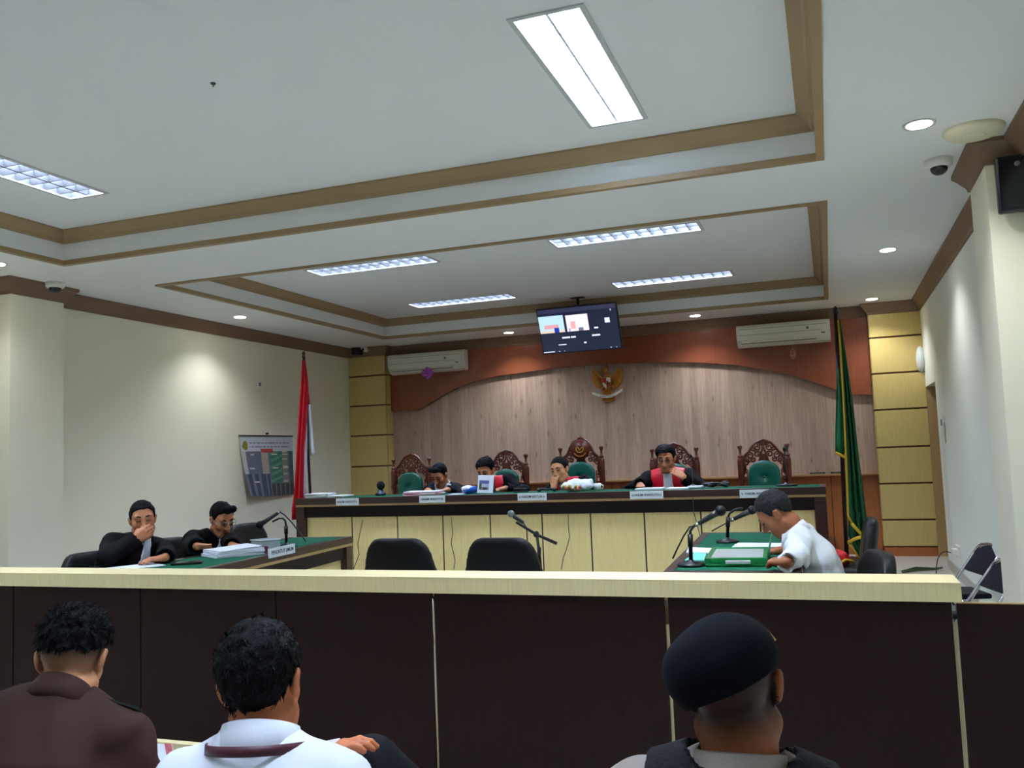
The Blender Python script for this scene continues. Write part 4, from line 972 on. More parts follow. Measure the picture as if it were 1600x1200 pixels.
# --- presiding judge, chin on hand
hc, pv = bench_person(875, 735, 8.40, 8.72, 0.12)
hcv = Vector(hc)
j3 = person('presiding judge in red and black robe resting his mouth on his hand', pv, hc, dg(186), (dg(166), dg(-8), dg(8)),
    {'R': (hcv+Vector((-0.035, -0.115, -0.165)), (0.10, 0.10, 1), (0.3, 1, 0.1), 0.9, (-0.6, -0.6, -0.8)), 'L': (onb(905, 8.14), (-0.8, -0.7, -0.1), (0, 0, -1), 0.5, (1, 0.3, -0.6))},
    sk_lt, 'robe', m_robe, s=1.04, hair='short', floor_z=PLAT, bulk=1.0, flare=0.012, avoid=bench_solids(pv))
face(j3, lids=True); judge_dress(j3)
# --- judge in glasses
hc, pv = bench_person(1041, 717, 8.40, 8.68, 0.0)
hcv = Vector(hc)
j4 = person('judge in glasses and red and black robe with one hand raised to his face', pv, hc, dg(184), (dg(176), dg(-16), dg(-2)),
    {'R': (onb(1001, 8.10), (0.1, -1, -0.25), (0, 0, -1), 0.5, (-1, 0.2, -0.5)), 'L': (hcv+Vector((0.175, -0.13, -0.175)), (-0.70, 0.15, 0.50), (0.2, 0.6, -0.75), 0.55, (0.9, 0.1, -0.7))},
    sk_mid, 'robe', m_robe, s=1.06, hair='parted', floor_z=PLAT, bulk=1.06, flare=0.014, avoid=bench_solids(pv, tb=BENCH_PAPER))
face(j4, lids=True); judge_dress(j4); spectacles(j4, mat('glasses_dark', rgb(30, 26, 26), 0.3))

# --- prosecutors behind the left desk
def cloud(px, py, depth): return Vector(atD(px, py, depth))
SEATC = FLOOR_C+0.455+0.085
def back_from_desk(y, off):                 # point behind the prosecutors' desk, off metres from its front edge
    k = (y-PDX.y)/PD_DIR.y; return PDX+PD_DIR*k+PD_N*(off-DEP/2)
def pros(px, py, off_head, off_pel, dy):
    # head on the pixel ray at the desk-parallel plane
    d = ray(px, py); n = PD_N; p0 = PDX+n*(off_head-DEP/2); t_ = (p0-CAMPOS).dot(n)/d.dot(n); hc = CAMPOS+d*t_
    pel = back_from_desk(hc.y+dy, off_pel); return hc, Vector((pel.x, pel.y, SEATC-0.06))
hc, pv = pros(223, 813, 0.80, 1.02, 0.05); hcv = Vector(hc)
v2c = (CAMPOS-hcv); v2c.z = 0; v2c.normalize(); rgt = Vector((v2c.y*-1, v2c.x, 0))   # rgt: image right as seen from the camera
yawc = math.atan2(-v2c.x, v2c.y)
# desk-top targets
def on_desk(px, py, z=DZ+0.035): return atZ(px, py, z)
p1_ = person('prosecutor in black robe resting his chin on his fist', pv, hc, dg(-110), (yawc+dg(4), dg(-5), dg(4)),
    {'R': (hcv+v2c*0.135-rgt*0.055+Vector((0, 0, -0.125)), (rgt*0.85+Vector((0, 0, 0.55))+v2c*0.0), (-v2c*1.0+rgt*0.1), 0.75, (-rgt.x*0.6, -rgt.y*0.6, -1)),
     'L': (on_desk(258, 872), (-rgt*1.0+v2c*0.25), (0, 0, -1), 0.5, (rgt.x, rgt.y, -0.3))},
    sk_mid, 'robe', m_robe, s=1.0, hair='short', floor_z=FLOOR_C, bulk=1.1, flare=0.012, zmin=DZ+0.05, avoid=[PDESK, seat_box(pv, FLOOR_C+0.455*0.95, FLOOR_C)])
face(p1_, lids=True)
overlay(p1_, 'white_bib', 0.010, lambda u, v, w: np.maximum(np.maximum(np.abs(u)-0.026-0.15*np.clip(-v, 0, 0.3), -v-0.36), np.maximum(-w+0.02, v-0.10)), m_bib)
collar(p1_, m_bib, 0.062, 0.022)
fq = atZ(366, 867, DZ); FILE = ((fq.x, fq.y, DZ+0.02), (0.20, 0.165, 0.045), dg(58))
hc, pv = pros(346, 812, 0.72, 1.0, 0.06); hcv = Vector(hc)
p2_ = person('prosecutor in black robe and glasses reading from the open file', pv, hc, dg(-104), (dg(-112), dg(-24), dg(2)),
    {'L': (on_desk(372, 868, DZ+0.085), (0.8, -0.4, 0), (0, 0, -1), 0.5, (0.2, 0.9, -0.6)), 'R': (on_desk(322, 876, DZ+0.06), (0.9, 0.3, 0), (0, 0, -1), 0.5, (-0.4, -0.9, -0.4))},
    sk_mid, 'robe', m_robe, s=1.0, hair='quiff', floor_z=FLOOR_C, bulk=1.05, flare=0.012, zmin=DZ+0.05, avoid=[PDESK, seat_box(pv, FLOOR_C+0.455*0.97, FLOOR_C), FILE])
face(p2_, lids=True); spectacles(p2_, mat('glasses_silver', rgb(190, 190, 196), 0.25, metal=0.8))
overlay(p2_, 'white_bib', 0.010, lambda u, v, w: np.maximum(np.maximum(np.abs(u)-0.030-0.15*np.clip(-v, 0, 0.3), -v-0.36), np.maximum(-w+0.02, v-0.10)), m_bib)
collar(p2_, m_bib, 0.062, 0.022)

# --- man in white shirt writing at the right desk
WY = 5.0
hc = atY(1213, 803, WY); hcv = Vector(hc)
wr_pen = atZ(1222, 861, DZ+0.03)
fq_ = [atZ(x, y, DZ) for x, y in ((1102, 887), (1203, 886), (1203, 866), (1108, 866))]; fm_ = sum(fq_, Vector())/4; FOLD = ((fm_.x, fm_.y, DZ+0.01), ((fq_[1]-fq_[0]).length/2*0.97+0.008, min((fq_[3]-fq_[0]).length/2, 0.24)+0.02, 0.042), dg(3))
wm = person('man in a white shirt bending over the right desk to write', Vector((-0.05, WY+0.02, SEATC-0.05)), hc, dg(84), (dg(88), dg(-42), dg(-4)),
    {'R': (wr_pen, (-1, -0.15, -0.05), (0, -0.35, -1), 1.0, (0.3, 0.8, -0.5), sleeve_opts(thumb=1.0)), 'L': (atZ(1229, 879, DZ+0.045), (-0.8, 0.6, 0), (0, 0.2, -1), 1.5, (0.6, -0.7, -0.5))},
    sk_dk, 'shirt', m_shirtw, s=1.0, h=0.0065, hair='greying', hairmat=m_hairg, floor_z=FLOOR_C, bulk=0.88, trousers=m_trou, sleeve=(0.058, 0.046), wrinkle=0.005, avoid=[DDESK, FOLD, seat_box((-0.02, WY, 0), FLOOR_C+0.455*0.92, FLOOR_C)])
face(wm, lids=True, hairmat=m_hairg); collar(wm, m_shirtw, 0.064, 0.036)

# --- public in the foreground, seen from behind
SEATP = 0.42+0.085; PEW = ((-0.95, 1.41, 0.15), (1.22, 0.245, 0.27), 0.0)
hb = atD(112, 1033, 2.26)
br = person('man in a dark brown uniform shirt with faded haircut seen from behind', Vector((hb.x+0.03, hb.y-0.24, SEATP)), hb, dg(34), (dg(30), dg(-20), dg(3)),
    {'R': (Vector((hb.x+0.23, hb.y+0.24, 0.70)), (-0.5, 0.8, 0.1), (-0.4, 0.1, -0.9), 0.7, (0.35, -0.2, -1)), 'L': (Vector((hb.x-0.18, hb.y+0.22, 0.68)), (0.4, 0.9, 0.1), (0.4, 0, -0.9), 0.7, (-0.9, -0.5, -0.4))},
    sk_br, 'uniform_shirt', m_brown, s=0.98, h=0.005, hc=0.008, hair='fade', floor_z=0.0, bulk=1.06, trousers=m_trou, sleeve=(0.060, 0.052), wrinkle=0.004, shw=0.168, neck=1.12, nbup=0.045, shd=0.075, avoid=[PEW], stub=lambda x, y, z: np.clip((z-(-0.045+0.15*y))/0.075, 0, 1)*(y < 0.035))
collar(br, m_brown, 0.067, 0.034)
ep = MB(); sr = br.Sh['R']; e0 = sr+br.U*0.094-br.Rt*0.085; e1 = sr+br.U*0.074+br.Rt*0.030
q0 = [e0-br.F*0.024, e0+br.F*0.024, e1+br.F*0.026, e1-br.F*0.026]; up_ = br.U*0.006
vv = [p-npv(br.org) for p in q0]+[p+up_-npv(br.org) for p in q0]
ep.add(vv, [(0, 3, 2, 1), (4, 5, 6, 7), (0, 1, 5, 4), (1, 2, 6, 5), (2, 3, 7, 6), (3, 0, 4, 7)]).build('epaulette', mat('epaulette_black', rgb(14, 13, 14), 0.6), br.root)
hw = atD(408, 1074, 1.86)
wmn = person('man in a white shirt with a maroon lanyard seen from behind', Vector((hw.x+0.05, hw.y-0.12, SEATP)), hw, dg(14), (dg(18), dg(-6), dg(-7)),
    {'R': (atD(486, 1204, 1.98), (0.62, 0.48, 0.50), (0.75, 0.35, -0.5), 0.75, (0.9, -0.6, -0.4), sleeve_opts(spread=1.0)), 'L': (Vector((hw.x-0.2, hw.y+0.22, 0.66)), (0.4, 0.9, 0), (0.3, 0, -0.9), 0.6, (-0.9, -0.5, -0.4))},
    sk_fg, 'shirt', m_shirt, s=1.0, h=0.005, hc=0.008, hair='full', floor_z=0.0, bulk=1.04, trousers=m_trou, sleeve=(0.062, 0.056), wrinkle=0.0055, neck=1.12, nbup=0.034, shd=0.085, shw=0.165, avoid=[PEW],
    knees={'R': (atD(582, 1194, 2.12), atD(700, 1300, 2.14), (0.9, 0.3, 0)), 'L': (Vector((hw.x-0.02, hw.y+0.30, 0.46)), Vector((hw.x-0.04, hw.y+0.27, 0.10)), (0, 1, 0))})
collar(wmn, m_shirt, 0.074, 0.036)
ax = wmn.U; Fv = wmn.F; Rv = wmn.Rt
lan = [wmn.NB+ax*0.004+Rv*0.106*math.sin(t)+Fv*0.104*math.cos(t)-ax*0.06*max(0, math.cos(t))-npv(wmn.org) for t in [math.pi*(0.42+1.16*i/24) for i in range(25)]]
lb_ = MB(); vv = []; ff = []
for p in lan:
    vv += [p-ax*0.010, p+ax*0.010, p+ax*0.010+(p+npv(wmn.org)-wmn.NB)*0.03, p-ax*0.010+(p+npv(wmn.org)-wmn.NB)*0.03]
for i in range(len(lan)-1):
    for j in range(4): ff.append((i*4+j, i*4+4+j, i*4+4+(j+1) % 4, i*4+(j+1) % 4))
lb_.add(vv, ff, True).build('lanyard', mat('lanyard_maroon', rgb(84, 30, 44), 0.5), wmn.root)
# --- officer in beret and tactical vest
ho = atD(1143, 1078, 1.55)
of = person('police officer in a dark beret and black tactical vest seen from behind', Vector((ho.x+0.0, ho.y-0.06, SEATP-0.02)), ho, dg(4), (dg(2), dg(-4), dg(-8)),
    {'R': (Vector((ho.x+0.20, ho.y+0.30, 0.66)), (-0.4, 0.9, 0.1), (-0.3, 0, -0.9), 0.7, (0.9, -0.5, -0.4)), 'L': (Vector((ho.x-0.2, ho.y+0.30, 0.66)), (0.4, 0.9, 0.1), (0.3, 0, -0.9), 0.7, (-0.9, -0.5, -0.4))},
    skin('skin_officer', rgb(172, 98, 58), (26, 20, 18)), 'uniform_shirt', m_taupe, s=1.03, h=0.005, hc=0.008, hair=None, floor_z=0.0, bulk=1.02, trousers=m_taupe, sleeve=(0.058, 0.052), shw=0.165, neck=1.14, nbup=0.015, shd=0.06, avoid=[PEW], stub=lambda x, y, z: np.clip((z-(-0.075+0.15*y))/0.05, 0, 1)*0.92*(y < 0.04))
collar(of, m_taupe, 0.072, 0.034)
overlay(of, 'tactical_vest', 0.016, lambda u, v, w: np.maximum(np.maximum(np.abs(u)-0.155, -v-0.5), 0.088-np.sqrt(u*u+(w+0.0)**2+np.maximum(v-0.02, 0)*0)), m_vest)
for sg in (-1, 1):
    c_ = of.NB-of.U*0.008+of.Rt*sg*0.118
    M4 = Matrix(np.column_stack([of.Rt, of.F, of.U]).tolist()).to_4x4()
    pc = c_+of.U*0.012-npv(of.org); M4 = Matrix.Translation(pc.tolist()) @ M4 @ Matrix.Rotation(sg*0.25, 4, 'Y')
    pad = MB().box(-0.040, 0.040, -0.085, 0.085, -0.012, 0.016, bev=0.010, M=M4).build('shoulder_pad', m_vest, of.root)
    MB().box(-0.018, 0.018, -0.015, 0.01, 0.014, 0.024, bev=0.004, M=M4).build('buckle', mat('buckle_grey', rgb(60, 64, 66), 0.4), pad)
bf = Field(of.Hc-0.2, of.Hc+0.2, 0.005); R = of.R; W = lambda p: of.Hc+R@(npv(p)*of.s)
bf.ell(W((0, -0.008, 0.045)), npv((0.086, 0.106, 0.070)), R, 0.02); bf.ell(W((-0.008, -0.02, 0.060)), npv((0.090, 0.110, 0.064)), R@Rm(0, 0, -0.25), 0.03); bf.ell(W((-0.055, -0.03, 0.025)), npv((0.040, 0.078, 0.058)), R@Rm(0, 0, -0.5), 0.04)
X, Y, Z = bf.pts((slice(None),)*3); lz = (X-of.Hc[0])*R[0, 2]+(Y-of.Hc[1])*R[1, 2]+(Z-of.Hc[2])*R[2, 2]; lx = (X-of.Hc[0])*R[0, 0]+(Y-of.Hc[1])*R[1, 0]+(Z-of.Hc[2])*R[2, 0]
bf.D = np.maximum(bf.D, (0.004+0.42*lx*(lx > 0)+0.30*lx*(lx < 0)-lz).astype(np.float32)); bf.warp(ripple(0.0025, 22, 0.6))
bo = mobj('beret', bf.mesh('beret', of.org), m_beret, of.root)
MB().tube([W((0.056, 0.034, 0.095))-npv(of.org), W((0.071, 0.034, 0.084))-npv(of.org), W((0.082, 0.030, 0.066))-npv(of.org)], 0.007, 6).build('badge', m_gold, bo)
pt = of.Sh['L']-of.Rt*0.036+of.U*0.030-of.F*0.022
MB().ball(pt-npv(of.org), (0.020, 0.03, 0.03), 12, 8).build('patch', mat('patch_red', rgb(200, 40, 30), 0.6), of.root)
MB().ball(pt-npv(of.org)-of.F*0.006-of.Rt*0.006+of.U*0.004, (0.016, 0.027, 0.016), 10, 8).build('patch_emblem', mat('patch_yellow', rgb(226, 180, 50), 0.6), of.root)

def strands(o, n, length, comb, spiky, m, seed):
    """loose hair lying on the hair mass"""
    hm = [c for c in o.root.children if c.name.startswith('hair')][0].data; rnd = np.random.RandomState(seed); ps = hm.polygons; idx = rnd.choice(len(ps), n); R = o.R; s = o.s
    v = []; f = []
    for i in idx:
        p = ps[int(i)]; c = npv(p.center); nn = npv(p.normal); lc = R.T@(c+npv(o.org)-o.Hc)/s
        if lc[2] < -0.03 and not spiky: pass
        d = R@npv(comb(lc)); d = d-nn*(d@nn); d = d/(np.linalg.norm(d)+1e-6)+nn*(spiky*(0.3+0.7*rnd.rand()) if lc[2] > 0.05 else 0.04)+rnd.normal(0, 0.10+0.10*min(1, spiky), 3); d = unit(d)
        L = length*(0.5+rnd.rand()); sd = unit(np.cross(d, nn)+1e-6)*0.0016; b = c-nn*0.002; k = len(v)
        v += [b-sd, b+sd, b+d*L*0.6+sd*0.7-nn*0.001, b+d*L*0.6-sd*0.7-nn*0.001, b+d*L-nn*0.004*(1-min(1, spiky))]; f += [(k, k+1, k+2, k+3), (k+3, k+2, k+4)]
    x = MB().add(v, f, True).build('hair_strands', m, o.root); x['kind'] = 'stuff'
strands(br, 4200, 0.016, lambda q: (0.15, 0.5, 0.1) if q[2] > 0.07 else (0, -0.2, -1), 0.75, m_hair, 1)
strands(wmn, 5600, 0.018, lambda q: (0.5, -0.9, -0.3) if q[2] > 0.08 else (0.1*np.sign(q[0]), -0.3, -1), 0.05, m_hair, 2)
strands(wm, 2200, 0.016, lambda q: (0.2, 0.8, 0.0) if q[2] > 0.08 else (0, -0.4, -1), 0.25, mat('hair_silver', rgb(62, 62, 64), 0.6, spec=0.1), 3)
# ================================================================ MORE SEATS
def seat_at(px, label, x, y, face, scale=1.0):
    c = copy_tree(oc); put_office(c, x, y, FLOOR_C, face, label); c.scale = (1, 1, scale); return c
Pp1, Pp2 = p1_.P, p2_.P
seat_at(0, 'black office chair under the prosecutor resting on his fist', Pp1[0]-0.03, Pp1[1], dg(-100), 0.95)
seat_at(0, 'black office chair under the prosecutor reading the file', Pp2[0]-0.04, Pp2[1]-0.03, dg(-106), 0.97)
pc = atY(381, 830, 6.3); seat_at(0, 'empty black office chair at the far end of the prosecutors\' desk', pc.x+0.22, 6.3, dg(-95), 1.02)
seat_at(0, 'black office chair pushed behind the writing man', wm.P[0]+0.03, WY-0.12, dg(104), 0.92)
pc = atY(1366, 840, 6.5); sR1 = seat_at(0, 'black office chair seen edge-on beside the green flag', pc.x-0.24, 6.5, dg(90), 0.98)
cs = copy_tree(oc); put_office(cs, cl_.P[0], cl_.P[1]+0.03, PLAT, math.pi, 'black office chair under the clerk in the navy suit'); cs.scale = (0.9, 0.9, 0.9)
for ch_ in cs.children:
    if ch_.name.startswith('backrest'): ch_.scale = (0.8, 1, 0.9)
# public pew
m_pew = wood('pew_wood', rgb(120, 84, 52), rgb(144, 104, 66), (1, 12, 12), 5, 0.4)
pw = thing('pew', 'wooden public pew under the three seated men in the foreground', 'bench', (-0.95, 1.42, 0))
for k, y in enumerate((-0.24, -0.08, 0.08)): MB().box(-1.2, 1.2, y, y+0.15, 0.395, 0.42, bev=0.004).build('seat_plank', m_pew, pw)
for x in (-1.15, 0, 1.15): MB().box(x-0.03, x+0.03, -0.24, 0.22, 0, 0.395).build('leg', m_pew, pw)
# low cream bench in front of the barrier
lb2 = thing('low_partition', 'low cream laminate board between the brown and white shirted men', 'partition', (-2.15, 2.84, 0))
MB().box(-0.62, 0.20, 0, 0.035, 0.08, 0.45, bev=0.003).build('board', m_cream, lb2)
for x in (-0.55, 0.13): MB().box(x-0.02, x+0.02, -0.10, 0.14, 0, 0.08).build('foot', m_cream, lb2)
# folding chairs by the right wall
m_navy = mat('navy_vinyl', rgb(9, 10, 28), 0.55, spec=0.2)
def folding_chair():
    t = thing('folding_chair', '', 'chair'); w = 0.21
    fr = [(-w, 0.22, 0.012), (-w, 0.0, 0.40), (-w, -0.20, 0.70), (-w*0.97, -0.235, 0.755), (-w*0.75, -0.25, 0.785), (-w*0.3, -0.257, 0.80), (w*0.3, -0.257, 0.80), (w*0.75, -0.25, 0.785), (w*0.97, -0.235, 0.755), (w, -0.20, 0.70), (w, 0.0, 0.40), (w, 0.22, 0.012)]
    MB().tube(fr, 0.0125, 10).build('back_frame', m_chrome, t)
    MB().tube([(-w+0.03, -0.24, 0.012), (-w+0.03, 0.05, 0.43)], 0.011, 10).build('rear_leg', m_chrome, t)
    MB().tube([(w-0.03, -0.24, 0.012), (w-0.03, 0.05, 0.43)], 0.011, 10).build('rear_leg', m_chrome, t)
    MB().tube([(-w+0.03, -0.18, 0.10), (w-0.03, -0.18, 0.10)], 0.009, 8).build('stretcher', m_chrome, t)
    MB().tube([(-w, 0.15, 0.135), (w, 0.15, 0.135)], 0.009, 8).build('stretcher', m_chrome, t)
    MB().box(-w+0.02, w-0.02, -0.17, 0.21, 0.415, 0.455, bev=0.016).build('seat_pad', m_navy, t)
    Mb = Matrix.Translation((0, -0.205, 0.685)) @ Matrix.Rotation(math.radians(33), 4, 'X')
    pts = [(-w+0.012, -0.12), (w-0.012, -0.12), (w-0.012, 0.02), (w*0.86, 0.07), (w*0.6, 0.10), (w*0.2, 0.118), (-w*0.2, 0.118), (-w*0.6, 0.10), (-w*0.86, 0.07), (-w+0.012, 0.02)]
    MB().prism(pts, -0.014, 0.014, 'y', M=Mb).build('back_pad', m_navy, t)
    return t
fc1 = folding_chair(); fc1.location = (0.79, 7.12, 0); fc1.rotation_euler = (0, 0, dg(104)); fc1.scale = (0.92, 1, 0.92); fc1['label'] = 'chrome folding chair with navy pad, farther one by the right wall'; fc1['group'] = 'chrome folding chairs'
fc2 = copy_tree(fc1); fc2.location = (0.80, 6.48, 0); fc2.rotation_euler = (0, 0, dg(104)); fc2.scale = (0.92, 1, 0.88); fc2['label'] = 'chrome folding chair with navy pad, half hidden behind the right pillar'; fc2['group'] = 'chrome folding chairs'

# ================================================================ WALL THINGS
# hanging screen
TVC = Vector((-2.625, 9.735, 2.925)); tilt = dg(24)
tv = thing('hanging_screen', 'flat screen hung from the coffer showing a video call', 'television', TVC); tv.rotation_euler = (tilt, 0, dg(-1))
MB().box(-0.475, 0.475, -0.01, 0.045, -0.275, 0.275, bev=0.006).build('casing', m_black, tv)
def tvcol(u, v):
    c = (0.075+0.05*(1-v), 0.09+0.06*(1-v), 0.19+0.03*(1-v)); t = 1-v
    if t < 0.09: c = (0.17, 0.18, 0.28)
    if u < 0.32 and 0.15 < t < 0.53:
        c = (0.72, 0.86, 0.98)
        if 0.36 < t < 0.45 and 0.06 < u < 0.25: c = (0.86, 0.62, 0.66)
        if t > 0.49: c = (0.86, 0.80, 0.74)
        if 0.19 < u < 0.25 and t > 0.43: c = (0.10, 0.20, 0.62)
    if 0.355 < u < 0.64 and 0.17 < t < 0.53:
        c = (1.0, 0.90, 0.93)
        if 0.41 < u < 0.47 and 0.32 < t < 0.49: c = (0.96, 0.66, 0.68)
        if 0.37 < u < 0.40 and t > 0.46: c = (0.5, 0.62, 0.86)
        if 0.50 < u < 0.56 and t > 0.46: c = (0.42, 0.44, 0.55)
    for (a, b, e, g) in ((0.84, 0.905, 0.29, 0.40), (0.27, 0.37, 0.655, 0.69), (0.385, 0.45, 0.655, 0.685), (0.66, 0.76, 0.655, 0.69), (0.21, 0.31, 0.81, 0.835), (0.70, 0.75, 0.485, 0.51), (0.54, 0.57, 0.80, 0.825), (0.0, 0.15, 0.955, 0.985), (0.925, 0.935, 0.12, 0.15)):
        if a < u < b and e < t < g: c = (0.88, 0.92, 1.0)
    if 0.955 < t < 0.975 and 0.2 < u < 0.95 and int(u*60) % 4 == 0 and (u < 0.32 or u > 0.85): c = (0.7, 0.75, 0.85)
    return c
print_grid('display', 96, 54, lambda u, v: (-0.463+0.926*u, -0.0125, -0.262+0.524*v), tvcol, colmat('screen_image', 0.25, emit=0.85, emitonly=True), tv)
inv = (Matrix.Translation(TVC) @ Euler((tilt, 0, dg(-1))).to_matrix().to_4x4()).inverted(); mc = Vector((-2.64, 9.80, C+RAISE)); TL = lambda q: inv @ (mc+Vector(q))
mt = MB().tube([TL((0, 0, 0)), TL((0, 0, -0.16)), TL((0.0, 0.02, -0.30))], 0.018, 10).build('mount_pole', m_black, tv)
MB().box(-0.08, 0.08, -0.05, 0.05, -0.008, 0.0, M=inv @ Matrix.Translation(mc)).build('ceiling_plate', m_black, mt)
MB().box(-0.15, 0.15, 0.045, 0.07, -0.12, 0.12).build('back_plate', m_black, mt)
# national emblem
GC = atY(949, 598, 10.93); gr = thing('eagle_emblem', 'golden eagle emblem with red and white shield on the panelled back wall', 'emblem', (GC.x, 10.953, GC.z))
gs = 0.195
def gpoly(pts, y0, y1, name, m, par=gr): return MB().prism([(x*gs, z*gs) for x, z in pts], y0, y1, 'y').build(name, m, par)
m_gold2 = mat('emblem_gold', rgb(190, 128, 40), 0.4, metal=0.3, var=0.15, vscale=40)
for sg in (-1, 1):
    wg = gpoly([(sg*x, z) for x, z in ((0.22, 0.35), (0.50, 0.55), (0.72, 0.85), (0.92, 1.0), (1.02, 0.70), (1.02, 0.30), (0.90, -0.05), (0.66, -0.32), (0.38, -0.45), (0.25, -0.30))], -0.03, 0.025, 'wing', m_gold2)
    for k in range(7):
        a = 0.35+k*0.19; x0, z0 = 0.30, 0.15-k*0.05; x1, z1 = 0.92-0.055*k, 0.80-0.19*k
        MB().tube([(sg*x0*gs, -0.032, z0*gs), (sg*(x0+x1)/2*gs*1.05, -0.040, (z0+z1)/2*gs), (sg*x1*gs, -0.032, z1*gs)], [0.004, 0.009, 0.004], 6).build('feather', m_gold2, wg)
    MB().tube([(sg*0.20*gs, -0.03, -0.50*gs), (sg*0.28*gs, -0.03, -0.66*gs), (sg*0.30*gs, -0.03, -0.74*gs)], [0.018, 0.012, 0.016], 8).build('leg', m_gold2, gr)
MB().ball((0, -0.02, 0.05*gs), (0.28*gs, 0.04, 0.62*gs), 14, 10).build('torso', m_gold2, gr)
hd = MB().ball((-0.04*gs, -0.035, 0.80*gs), (0.17*gs, 0.03, 0.20*gs), 12, 8).build('head', m_gold2, gr)
MB().tube([(-0.16*gs, -0.045, 0.82*gs), (-0.32*gs, -0.048, 0.76*gs), (-0.34*gs, -0.046, 0.66*gs)], [0.016, 0.010, 0.004], 8).build('beak', m_gold2, hd)
MB().tube([(0.02*gs, -0.03, 0.95*gs), (0.10*gs, -0.03, 1.05*gs), (0.2*gs, -0.03, 1.02*gs)], [0.012, 0.009, 0.004], 6).build('crest', m_gold2, hd)
tl = gpoly([(-0.22, -0.45), (0.22, -0.45), (0.42, -1.12), (0.22, -1.20), (0, -1.22), (-0.22, -1.20), (-0.42, -1.12)], -0.02, 0.025, 'tail', m_gold2)
for k in range(-3, 4): MB().tube([(k*0.05*gs, -0.023, -0.5*gs), (k*0.115*gs, -0.026, -1.12*gs)], 0.005, 6).build('feather', m_gold2, tl)
sh_ = gpoly([(-0.30, 0.34), (0.30, 0.34), (0.30, -0.02), (0.20, -0.26), (0, -0.42), (-0.20, -0.26), (-0.30, -0.02)], -0.075, -0.055, 'shield', m_gold2)
m_er = mat('emblem_red', rgb(176, 24, 30), 0.45); m_ew = mat('emblem_white', rgb(226, 222, 212), 0.5); m_ek = mat('emblem_black', rgb(20, 18, 18), 0.5)
gpoly([(-0.27, 0.02), (0.0, 0.02), (0.0, 0.31), (-0.27, 0.31)], -0.079, -0.075, 'quarter_red', m_er, sh_)
gpoly([(0.0, 0.02), (0.27, 0.02), (0.27, 0.31), (0.0, 0.31)], -0.079, -0.075, 'quarter_white', m_ew, sh_)
gpoly([(-0.27, -0.02), (0.0, -0.02), (0.0, -0.38), (-0.18, -0.24)], -0.079, -0.075, 'quarter_white', m_ew, sh_)
gpoly([(0.0, -0.02), (0.27, -0.02), (0.18, -0.24), (0.0, -0.38)], -0.079, -0.075, 'quarter_red', m_er, sh_)
gpoly([(-0.11, -0.10), (0.11, -0.10), (0.11, 0.10), (-0.11, 0.10)], -0.083, -0.079, 'centre', m_ek, sh_)
gpoly([(0.05*math.cos(a*math.pi/5-math.pi/2)*(1 if a % 2 else 1.9), 0.05*math.sin(a*math.pi/5+math.pi/2)*(1 if a % 2 else 1.9)) for a in range(10)], -0.086, -0.083, 'star', m_gold2, sh_)
rb = [(-1.0, -0.62), (-0.62, -0.78), (-0.30, -0.88), (0, -0.91), (0.30, -0.88), (0.62, -0.74), (1.0, -0.52)]
up_r = [(x, z+0.085) for x, z in rb]; dn_r = [(x, z-0.085) for x, z in rb]
v = [(x*gs, -0.06, z*gs) for x, z in up_r]+[(x*gs, -0.06, z*gs) for x, z in dn_r]+[(x*gs, -0.05, z*gs) for x, z in up_r]+[(x*gs, -0.05, z*gs) for x, z in dn_r]; n = len(rb)
f = []
for i in range(n-1): f += [(i, i+1, n+i+1, n+i), (2*n+i, 3*n+i, 3*n+i+1, 2*n+i+1), (i, 2*n+i, 2*n+i+1, i+1), (n+i, n+i+1, 3*n+i+1, 3*n+i)]
f += [(0, n, 3*n, 2*n), (n-1, 3*n-1, 4*n-1, 2*n-1)]
rbo = MB().add(v, f).build('ribbon', m_ew, gr)
text_mesh('BHINNEKA TUNGGAL IKA', 0.022, m_ek, 'motto', rbo, (0, -0.0615, -0.885*gs), (math.pi/2, 0, 0), 0.0006, sx=0.7)
